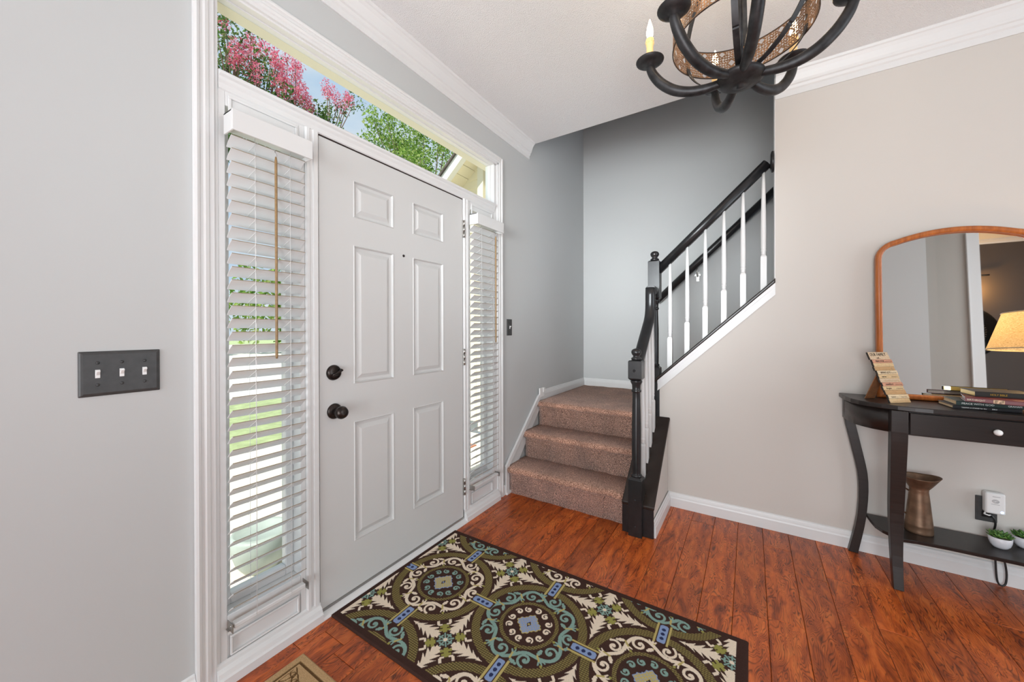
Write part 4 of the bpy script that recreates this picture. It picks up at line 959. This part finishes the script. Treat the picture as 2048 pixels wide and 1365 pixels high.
MB().lathe([(.0, -.0008), (.0055, -.0006), (.006, 0)], (-.036, -.022, -.034), 14, 'x').build('status_light', mat('blue_led', (.5, .6, .95), .4, emit=((.35, .5, 1), 2.2)), pg)
q = MB(); q.tube([(-.016, .022, -.046), (-.018, .028, -.058), (-.014, .012, -.064), (-.010, .004, -.062)], .0035, 8); q.build('cable_loop', M['white'], pg)
cdm = mat('black_cord', (.015, .015, .015), .4)
cd = empty('power_cord', (1.845, -2.505, .30), 'black power cord running down from the outlet and looping below the shelf', 'cord')
def cur(pts, n=40):
    P = [Vector(p) for p in pts]; P = [P[0]*2-P[1]]+P+[P[-1]*2-P[-2]]; out = []
    for i in range(1, len(P)-2):
        for k in range(n//(len(P)-3)):
            u = k/(n//(len(P)-3)); a, b, c, d_ = P[i-1:i+3]
            out.append(.5*((2*b)+(c-a)*u+(2*a-5*b+4*c-d_)*u*u+(3*b-a-3*c+d_)*u**3))
    return out+[P[-2]]
def rl(pts, o): return [Vector(p)-Vector(o) for p in pts]
q = MB(); q.tube(rl(cur([(1.851, -2.505, .327), (1.846, -2.512, .312), (1.850, -2.518, .285), (1.860, -2.516, .240), (1.8620, -2.515, .18)]), (1.845, -2.505, .30)), .0040, 8); q.build('plug_lead', cdm, cd)
q = MB(); q.tube(rl(cur([(1.835, -2.512, .196), (1.833, -2.513, .10), (1.833, -2.518, .025), (1.832, -2.530, .006), (1.832, -2.543, .020), (1.833, -2.546, .075), (1.834, -2.536, .150), (1.836, -2.526, .196)], 56), (1.845, -2.505, .30)), .0038, 8); q.build('hanging_loop', cdm, cd)

potm = mat('white_glazed_pot', (.72, .72, .76), .25); soil = mat('potting_soil', lin((120, 108, 84)), .9, noise=(120, .4))
leafm = [mat('succulent_green_%d' % k, c, .45, noise=(40, .25)) for k, c in enumerate((lin((74, 118, 44)), lin((48, 92, 40)), lin((100, 138, 66))))]
def succulent(loc, label, seed):
    r = empty('potted_succulent', loc, label, 'plant', 'potted succulents on the lower shelf'); rs = random.Random(seed)
    p = MB(); n = 24; vs = []
    pr_ = [(.014, 0), (.022, .002), (.031, .014), (.0355, .030), (.0365, .048), (.0335, .050), (.032, .042)]
    for rr, z in pr_: vs += [(rr*math.cos(2*PI*k/n)*.92, rr*math.sin(2*PI*k/n)*1.0, z) for k in range(n)]
    p.add(vs, [(i*n+k, i*n+(k+1) % n, (i+1)*n+(k+1) % n, (i+1)*n+k) for i in range(len(pr_)-1) for k in range(n)]+[tuple(reversed(range(n)))], True); p.build('pot', potm, r)
    MB().lathe([(.032, .042), (.020, .045), (.004, .047)], (0, 0, 0), 16).build('soil', soil, r)
    spots = [(0, 0, 1.0), (.016, .016, .75), (-.017, .012, .75), (.012, -.019, .8), (-.014, -.017, .7), (.0, .026, .55), (.0, -.029, .55)]
    for sx, sy_, sc in spots:
        for ringk, (nl, tilt, ln) in enumerate(((6, 24, .032), (5, 50, .028), (3, 74, .022))):
            for k in range(nl):
                az = 2*PI*k/nl+ringk*.5+rs.uniform(-.2, .2); ti = math.radians(tilt+rs.uniform(-8, 8)); l_ = ln*sc
                d_ = Vector((math.cos(az)*math.cos(ti), math.sin(az)*math.cos(ti), math.sin(ti))); b0 = Vector((sx, sy_, .046+.006*sc))
                q = MB(); q.tube([b0, b0+d_*l_*.45, b0+d_*l_*.8+Vector((0, 0, .001)), b0+d_*l_+Vector((0, 0, .003))], [.0025*sc, .0070*sc, .0060*sc, .0010], 7, flat=(.5, 1.0)); q.build('leaf', leafm[rs.randrange(3)], r)
    return r
succulent((1.752, -2.497, .2152), 'small green succulent in a white pot on the lower shelf', 1)
succulent((1.810, -2.592, .2152), 'second succulent in a white pot at the shelf end, cut off by the picture edge', 5)

# ------------------------------------------------------------------ chandelier
HC = (.665, -1.502)
ch = empty('chandelier', (HC[0], HC[1], 2.08), 'dark iron six-arm candle chandelier with a pierced bronze band', 'chandelier')
ZH = 2.08
bronzeband = mat('pierced_bronze', lin((140, 106, 78)), .45, .6, noise=(30, .3))
wax = mat('candle_sleeve', lin((232, 190, 128)), .6, emit=((1, .66, .30), .35)); flame = mat('flame_bulb', (1, .9, .7), .3, emit=((1, .80, .52), 16))
MB().lathe([(.0, -.006), (.011, -.006), (.011, .004), (.030, .004), (.060, .012), (.074, .022), (.077, .030), (.074, .036), (.050, .040), (.022, .048), (.018, .060)], (0, 0, 0), 36).build('hub', M['iron'], ch)
MB().lathe([(.010, .05), (.010, .60), (.006, .655)], (0, 0, 0), 10).build('stem', M['iron'], ch)
MB().lathe([(.0, .61), (.030, .61), (.060, .635), (.065, .655)], (0, 0, 0), 24).build('ceiling_canopy', M['iron'], ch)
arm_me = bob_me = can_me = bulb_me = None
RA = .301
apath = [(.045, .030), (.075, .026), (.115, .022), (.165, .027), (.215, .047), (.258, .083), (.285, .120), (.2985, .150), (RA, .163)]
for k in range(6):
    a = math.radians((97.0, 143.5, 191.0, 269.0, 325.5, 19.0)[k])
    def link(name, me, parent=ch):
        o = bpy.data.objects.new(name, me); COL.objects.link(o); o.parent = parent; return o
    if arm_me is None:
        q = MB(); P = cur([(r, 0, z) for r, z in apath], 48); q.tube(P, [.0105+.0080*math.sin(PI*min(1, (i/len(P))*.80+.10)) for i in range(len(P))], 12)
        ar = q.build('arm', M['iron'], ch); arm_me = ar.data
        bo = MB().lathe([(.0, -.014), (.013, -.014), (.016, -.004), (.034, .0), (.050, .010), (.0515, .014), (.049, .014), (.030, .006), (.0, .005)], (RA, 0, .170), 28).build('bobeche', M['iron'], ch); bob_me = bo.data
        q = MB(); q.lathe([(.0125, 0), (.0125, .062), (.0140, .066), (.0138, .088), (.0122, .094), (.004, .095)], (RA, 0, .177), 18)
        rs = random.Random(4)
        for j in range(9):
            aa = 2*PI*j/9; ll = rs.uniform(.010, .030); q.tube([(RA+.0132*math.cos(aa), .0132*math.sin(aa), .177+.090), (RA+.0138*math.cos(aa), .0138*math.sin(aa), .177+.090-ll)], [.0022, .0030], 6)
        ca = q.build('candle', wax, ch); can_me = ca.data
        bu = MB().lathe([(.007, 0), (.0115, .012), (.0130, .024), (.0105, .042), (.0055, .060), (.0015, .074)], (RA, 0, .271), 16).build('flame_bulb', flame, ca); bulb_me = bu.data
    else:
        ar, bo, ca = link('arm', arm_me), link('bobeche', bob_me), link('candle', can_me); bu = link('flame_bulb', bulb_me, ca)
    for o in (ar, bo, ca): o.rotation_euler = (0, 0, a)
    lamp('candle_light', 'POINT', (HC[0]+RA*math.cos(a), HC[1]+RA*math.sin(a), 2.08+.362), .6, (1, .76, .48), size=.012)
# straps of the orb basket
sme = None
for k in range(6):
    if sme is None:
        P = cur([(.050, 0, .040), (.100, 0, .058), (.160, 0, .100), (.205, 0, .160), (.2215, 0, .220), (.2215, 0, .300), (.190, 0, .400), (.120, 0, .500), (.030, 0, .575)], 64)
        q = MB(); q.sweep([(-.0095, -.0016), (.0095, -.0016), (.0095, .0016), (-.0095, .0016)], P, (0, 1, 0), (1, 0, 1)); o = q.build('strap', M['iron'], ch); sme = o.data
    else: o = bpy.data.objects.new('strap', sme); COL.objects.link(o); o.parent = ch
    o.rotation_euler = (0, 0, math.radians(116.9+60*k))
# pierced band: cells cut away to a lattice of diamonds, dashes and crosses
nb, nh, rb, z0, hb = 600, 48, .2185, .172, .110
U = (np.arange(nb)+.5)/nb*2*PI*rb; Vv = (np.arange(nh)+.5)/nh*hb
UU, VV = np.meshgrid(U, Vv, indexing='ij'); per = 2*PI*rb/20
uu = ((UU/per) % 1-.5)*per; vv = VV-hb/2
hole = (np.abs(uu)+np.abs(vv) < .0135)
u2 = (((UU/per)+.5) % 1-.5)*per
hole |= (np.abs(u2)+np.abs(np.abs(vv)-.040) < .011)
cell = .0098; ci, cj = np.floor(UU/cell).astype(int), np.floor(VV/cell).astype(int); fu, fv = UU/cell-ci-.5, VV/cell-cj-.5
kk = (ci*7+cj*13+(ci*cj) % 5) % 4
dash = np.where(kk == 0, (np.abs(fu+fv) < .26) & (np.abs(fu-fv) < .70), np.where(kk == 1, (np.abs(fu-fv) < .26) & (np.abs(fu+fv) < .70), np.where(kk == 2, fu**2+fv**2 < .13, (np.abs(fu) < .17) | (np.abs(fv) < .17)) & (np.abs(fu) < .40) & (np.abs(fv) < .38)))
near = (np.abs(uu)+np.abs(vv) < .019) | (np.abs(u2)+np.abs(np.abs(vv)-.040) < .0155)
hole |= dash & ~near
hole &= (VV > .008) & (VV < hb-.008)
vs = [(rb*math.cos(2*PI*i/nb), rb*math.sin(2*PI*i/nb), z0+hb*j/nh) for i in range(nb) for j in range(nh+1)]
fs = [(i*(nh+1)+j, ((i+1) % nb)*(nh+1)+j, ((i+1) % nb)*(nh+1)+j+1, i*(nh+1)+j+1) for i in range(nb) for j in range(nh) if not hole[i, j]]
bd = rawmesh('pierced_band', vs, fs, bronzeband, ch)
sf = bd.modifiers.new('thick', 'SOLIDIFY'); sf.thickness = .0012
for z in (z0+.002, z0+hb-.002):
    q = MB(); q.tube([(rb*math.cos(2*PI*k/72), rb*math.sin(2*PI*k/72), z) for k in range(73)], .0022, 6); q.build('band_rim', M['iron'], ch)

# ------------------------------------------------------------------ next room, seen only in the mirror
sc_ = empty('wall_sconce', (XD, -3.93, 2.29), 'black wall sconce glowing on the dark wall in the mirror', 'lamp')
q = MB(); q.tube([(0, .10, 0), (.05, .06, .0), (.055, -.02, 0)], .010, 8); q.box(0, .012, .08, .16, -.05, .05); q.build('arm', M['black'], sc_)
MB().lathe([(.004, -.05), (.018, -.04), (.020, -.02), (.008, 0)], (.055, .10, -.01), 12).build('bulb', mat('sconce_bulb', (1, .7, .3), .4, emit=((1, .62, .22), 12)), sc_)
lamp('sconce_light', 'POINT', (XD+.12, -3.79, 2.12), 10.0, (1, .56, .18), size=.03)
dk = empty('wall_disc', (XD+.001, -3.70, 1.60), 'round black wall ornament beside the casing in the mirror', 'wall decor')
MB().lathe([(.0, .0), (.325, .0), (.33, .02), (.30, .035), (.20, .030), (.19, .02), (.0, .02)], (0, 0, 0), 48, 'x').build('disc', mat('black_rubber', (.008, .008, .008), .9, spec=.1), dk)
MB().lathe([(.0, .022), (.14, .024), (.17, .030), (.175, .022)], (0, 0, 0), 40, 'x').build('hub_plate', mat('grey_hub', (.10, .10, .10), .5), dk)
q = MB()
for k in range(48):
    a = 2*PI*k/48; q.lathe([(.0, .045), (.005, .043), (.006, .030)], (0, .205*math.cos(a), .205*math.sin(a)), 6, 'x')
q.build('stud_ring', mat('studs', (.12, .11, .10), .4, .5), dk)

# ------------------------------------------------------------------ outdoors
def ground(name, x0, x1, y0, y1, z, m, label, cat): return tag(MB().box(x0, x1, y0, y1, z-.1, z).build(name, m), label, cat, kind='structure')
conc = mat('light_concrete', lin((222, 214, 200)), .85, noise=(6, .06), bump=(90, .2, .002)); lawnm = mat('lawn_grass', lin((176, 190, 140)), .95, noise=(9, .2), bump=(120, .8, .02)); asph = mat('pale_street', lin((216, 212, 206)), .9, noise=(12, .06))
ground('porch_slab', -4, 2.9, .15, 1.75, -.12, conc, 'pale concrete porch outside the front door', 'porch')
ground('driveway', -14, 14, 1.75, 3.3, -.17, conc, 'pale concrete drive beyond the porch', 'driveway')
lw = ground('lawn', -30, 40, 3.3, 7.2, -.17, lawnm, 'green lawn beyond the driveway', 'lawn')
ground('street', -40, 60, 7.2, 40, -.22, asph, 'pale sunlit street beyond the lawn', 'street')
ground('far_lawn', -60, 90, 40, 80, -.2, lawnm, 'far lawn across the street', 'lawn')
brickm = mat('porch_brick', lin((176, 120, 100)), .9, noise=(20, .25), bump=(80, .4, .003)); bme = None
edge_ = empty('brick_edging', (0, 1.16, -.12), 'row of weathered bricks across the porch floor', 'bricks', kind='structure')
for k in range(26):
    if bme is None: o = MB().box(-.095, .095, -.045, .045, .0, .012).build('brick', brickm, edge_, bevel=.004); bme = o.data
    else: o = bpy.data.objects.new('brick', bme); COL.objects.link(o); o.parent = edge_
    o.location = (-2.6+.2*k, random.uniform(-.004, .004), 0)
pln = empty('porch_planter', (.12, .80, -.12), 'grey-green round planter on the porch behind the left blind', 'planter')
MB().lathe([(.0, 0), (.085, 0), (.12, .05), (.145, .13), (.15, .19), (.135, .215), (.125, .205), (.0, .19)], (0, 0, 0), 28).build('pot', mat('sage_glaze', lin((168, 178, 172)), .5, noise=(8, .1)), pln)

def leaves(name, centers, radii, per, size, m, parent, seed, flat=1.0, white=0):
    rg = np.random.default_rng(seed); V = []; F = []
    for c, r in zip(centers, radii):
        n = max(4, int(per*(r/.3)**2)); d = rg.normal(size=(n, 3)); d /= np.linalg.norm(d, axis=1)[:, None]; p = np.array(c)+d*(rg.uniform(.15, 1, (n, 1))**.6)*r*np.array([1, 1, flat])
        a = rg.normal(size=(n, 3)); a /= np.linalg.norm(a, axis=1)[:, None]; b = np.cross(a, rg.normal(size=(n, 3))); b /= np.linalg.norm(b, axis=1)[:, None]; nn = np.cross(a, b)
        s = size*rg.uniform(.6, 1.25, (n, 1)); base = len(V)
        q = np.stack([p-a*s, p+b*s*.45+nn*s*.12, p+a*s, p-b*s*.45+nn*s*.12], 1).reshape(-1, 3)
        V += q.tolist(); F += [(base+4*i, base+4*i+1, base+4*i+2, base+4*i+3) for i in range(n)]
    o = rawmesh(name, V, F, m, parent); o['kind'] = 'stuff'; return o
def leafmat(name, cols, tr=.35):
    m = bpy.data.materials.new(name); m.use_nodes = True; t = m.node_tree
    for n_ in list(t.nodes): t.nodes.remove(n_)
    o_ = N(t, 'ShaderNodeOutputMaterial'); df = N(t, 'ShaderNodeBsdfDiffuse'); tl_ = N(t, 'ShaderNodeBsdfTranslucent'); mxs = N(t, 'ShaderNodeMixShader'); mxs.inputs[0].default_value = tr
    g = N(t, 'ShaderNodeNewGeometry'); r1 = ramp(t, [(i/(len(cols)-1), lin(c)) for i, c in enumerate(cols)]); t.links.new(g.outputs['Random Per Island'], r1.inputs['Fac'])
    for q in (df, tl_): t.links.new(r1.outputs['Color'], q.inputs[0])
    t.links.new(df.outputs[0], mxs.inputs[1]); t.links.new(tl_.outputs[0], mxs.inputs[2]); t.links.new(mxs.outputs[0], o_.inputs[0]); return m
FLW = [(1.12, 3.71, 4.61), (1.25, 3.82, 4.76), (1.48, 4.21, 5.14), (1.54, 4.06, 5.04), (1.16, 3.72, 4.54), (1.43, 3.95, 4.84), (1.66, 3.98, 5.02), (1.65, 3.76, 4.79), (1.94, 4.16, 5.2), (1.59, 3.73, 4.74), (1.93, 3.92, 5.0), (1.94, 4.01, 4.96), (1.8, 3.95, 4.72), (1.93, 4.06, 4.72), (2.12, 4.17, 4.94), (2.28, 4.32, 4.92), (1.92, 3.85, 4.53), (2.2, 4.1, 4.69), (2.26, 4.14, 4.62), (1.71, 3.86, 4.66), (1.57, 3.65, 4.41), (2.66, 4.33, 5.21), (2.41, 3.86, 4.83), (2.56, 3.87, 4.76), (2.93, 4.27, 5.15), (2.86, 4.06, 5.01), (2.16, 3.98, 4.42), (1.17, 4.19, 5.15), (1.31, 3.67, 4.46)]
LVS = [(1.16, 4.27, 5.31), (1.12, 4.0, 5.06), (0.96, 3.77, 4.68), (1.1, 4.23, 4.71), (1.25, 4.44, 4.82), (1.17, 3.87, 4.83), (1.48, 4.2, 5.27), (1.25, 3.94, 4.59), (1.28, 4.29, 4.64), (1.51, 4.28, 4.87), (1.46, 3.88, 4.62), (1.8, 4.36, 4.93), (1.48, 4.23, 4.67), (1.68, 4.25, 4.72), (1.93, 4.36, 4.71), (1.65, 4.04, 4.42), (2.12, 4.31, 4.68), (2.25, 4.4, 4.7), (1.42, 3.78, 4.76), (1.84, 4.38, 5.11), (2.34, 4.01, 4.58), (2.55, 4.08, 4.67), (2.63, 3.82, 4.7), (3.11, 4.26, 5.17), (2.42, 3.93, 4.44), (1.34, 4.4, 4.96), (1.27, 3.92, 4.41), (1.94, 4.15, 4.57), (2.15, 4.02, 4.34), (1.56, 4.19, 4.56)]
bark = mat('bark', lin((120, 100, 86)), .9, noise=(12, .2))
t1 = empty('crape_myrtle', (1.9, 4.15, -.17), 'flowering tree with pink blossom clusters beyond the transom', 'tree')
def rt1(p): return (p[0]-1.9, p[1]-4.15, p[2]+.17)
q = MB(); rs = random.Random(2)
forks = [(1.45, 4.1, 3.6), (1.95, 4.15, 3.7), (2.4, 4.1, 3.6), (1.2, 4.1, 3.9)]
for f_ in forks: q.tube([rt1((2.75+rs.uniform(-.05, .05), 4.45, -.17)), rt1((2.72+(f_[0]-1.9)*.1, 4.4, 2.3)), rt1((2.1+(f_[0]-1.9)*.6, 4.25, 3.3)), rt1(f_)], [.06, .045, .035, .025], 8)
for c in LVS+FLW:
    f_ = min(forks, key=lambda f: abs(f[0]-c[0])); mid = ((f_[0]+c[0])/2+rs.uniform(-.06, .06), (f_[1]+c[1])/2, f_[2]+(c[2]-f_[2])*.55); q.tube([rt1(f_), rt1(mid), rt1(c)], [.016, .010, .004], 5)
q.build('branches', bark, t1)
leaves('foliage', [rt1(c) for c in LVS], [rs.uniform(.13, .20) for _ in LVS], 240, .030, leafmat('myrtle_leaf', [(58, 86, 50), (92, 122, 66), (120, 148, 84), (86, 108, 74), (168, 166, 110)]), t1, 1)
lowc = [(rs.uniform(.6, 3.2), rs.uniform(3.7, 4.7), rs.uniform(3.4, 4.4)) for _ in range(64)]
leaves('foliage', [rt1(c) for c in lowc], [rs.uniform(.16, .26) for _ in lowc], 230, .036, leafmat('myrtle_leaf_low', [(58, 86, 50), (92, 122, 66), (120, 148, 84)]), t1, 9)
pinkm = leafmat('pink_petal', [(214, 92, 126), (232, 122, 150), (244, 164, 178), (206, 80, 112), (250, 190, 196)], .3)
for k, c in enumerate(FLW):
    cs = [rt1((c[0]+rs.uniform(-.05, .05), c[1]+rs.uniform(-.05, .05), c[2]+dz)) for dz in (-.09, -.03, .03, .08)]
    o = leaves('blossom_cluster', cs, [.085, .10, .085, .055], 620, .017, pinkm, t1, 40+k); del o['kind']
# leafy tree by the drive
t2 = empty('leafy_tree', (7.1, 6.6, -.17), 'dense bright green tree beyond the right half of the transom', 'tree')
def rt2_(p): return (p[0]-7.1, p[1]-6.6, p[2]+.17)
rs = random.Random(8); cen = []
while len(cen) < 150:
    p = np.array([rs.uniform(-1, 1), rs.uniform(-1, 1), rs.uniform(-1, 1)])
    if np.dot(p, p) < 1 and np.dot(p, p) > .12: cen.append((7.35+2.3*p[0], 6.7+1.5*p[1], 5.5+2.0*p[2]))
cen += [(5.08, 6.4, 6.5), (5.38, 6.5, 6.8), (5.25, 6.5, 6.35), (5.6, 6.5, 6.7), (5.9, 6.6, 6.9), (6.3, 6.5, 7.0), (5.5, 6.4, 6.2), (5.0, 6.5, 5.3)]
q = MB()
for k in range(5):
    a = k*1.3; tip = (7.1+1.0*math.cos(a), 6.6+.6*math.sin(a), 5.2+.2*k); q.tube([rt2_((7.1, 6.6, -.17)), rt2_((7.1+.25*math.cos(a), 6.6+.2*math.sin(a), 2.4)), rt2_(tip)], [.10, .07, .03], 8)
for c in cen[::3]: q.tube([rt2_((7.1+(c[0]-7.1)*.35, 6.6+(c[1]-6.6)*.35, 4.4)), rt2_(c)], [.02, .006], 5)
q.build('branches', bark, t2)
leaves('foliage', [rt2_(c) for c in cen], [rs.uniform(.26, .42) for _ in cen], 120, .048, leafmat('tree_leaf', [(88, 124, 54), (124, 158, 74), (172, 194, 106), (104, 142, 64), (212, 220, 150)], .4), t2, 3)
# distant hedge trees across the street
for k, (x, lb) in enumerate(((3.5, 'leftmost round green tree across the street behind the left blind'), (11.0, 'middle round green tree across the street behind the left blind'), (18.5, 'rightmost round green tree across the street behind the left blind'))):
    dt = empty('distant_tree', (x, 24+rs.uniform(-2, 2), -.2), lb, 'tree', 'trees across the street')
    cc = [(rs.uniform(-2.6, 2.6), rs.uniform(-1, 1), rs.uniform(1.2, 5.0)) for _ in range(26)]
    leaves('crown', cc, [rs.uniform(.8, 1.2) for _ in cc], 8, .22, bpy.data.materials['tree_leaf'], dt, 60+k)
    MB().lathe([(.18, 0), (.14, 2.5)], (0, 0, 0), 8).build('trunk', bark, dt)

# wing of the house: overhanging gable at the right end of the transom
wg = empty('house_wing', (3.0, 1.6, 0), 'cream sided gable and soffit of the house wing right of the porch', 'building')
zr = lambda y: 3.343-.83*(y-1.481)
def wv(mb): mb.v = [(x-3.0, y-1.6, z) for x, y, z in mb.v]; return mb
sidm = mat('cream_siding', lin((236, 226, 198)), .6)
prev = 2.75
k = 0
for z in np.arange(2.5, 4.2, .115):     # lap siding courses
    wv(MB().prism([(3.0, z), (2.988, z), (2.998, z+.118), (3.0, z+.118)], 'y', .16, min(2.6, 1.481+(3.343-z)/.83))).build('siding_board', sidm, wg)
wv(MB().prism([(.16, 0), (.16, zr(.16)), (2.3, zr(2.3)), (2.3, 0)], 'x', 3.001, 3.1)).build('wall', sidm, wg)
yy = np.arange(.9, 2.3, .105)
for a, b in zip(yy[:-1], yy[1:]):      # soffit panels
    wv(MB().add([(2.74, a, zr(a)), (2.74, b-.006, zr(b-.006)), (2.995, b-.006, zr(b-.006)), (2.995, a, zr(a)), (2.74, a, zr(a)+.01), (2.74, b-.006, zr(b-.006)+.01), (2.995, b-.006, zr(b-.006)+.01), (2.995, a, zr(a)+.01)], [(0, 1, 2, 3), (7, 6, 5, 4), (0, 4, 5, 1), (1, 5, 6, 2), (2, 6, 7, 3), (3, 7, 4, 0)])).build('soffit_panel', sidm, wg)
wv(MB().prism([(.9, zr(.9)-.02), (2.3, zr(2.3)-.02), (2.3, zr(2.3)+.12), (.9, zr(.9)+.12)], 'x', 2.66, 2.74)).build('rake_board', M['extwhite'], wg)
wv(MB().prism([(.9, zr(.9)+.12), (2.3, zr(2.3)+.12), (2.3, zr(2.3)+.15), (.9, zr(.9)+.15)], 'x', 2.63, 3.4)).build('roof_edge', mat('dark_shingle', lin((90, 84, 78)), .9, noise=(40, .3)), wg)
wv(MB().box(2.93, 2.99, 1.345, 1.437, -.1, 3.46)).build('corner_board', M['cream'], wg)
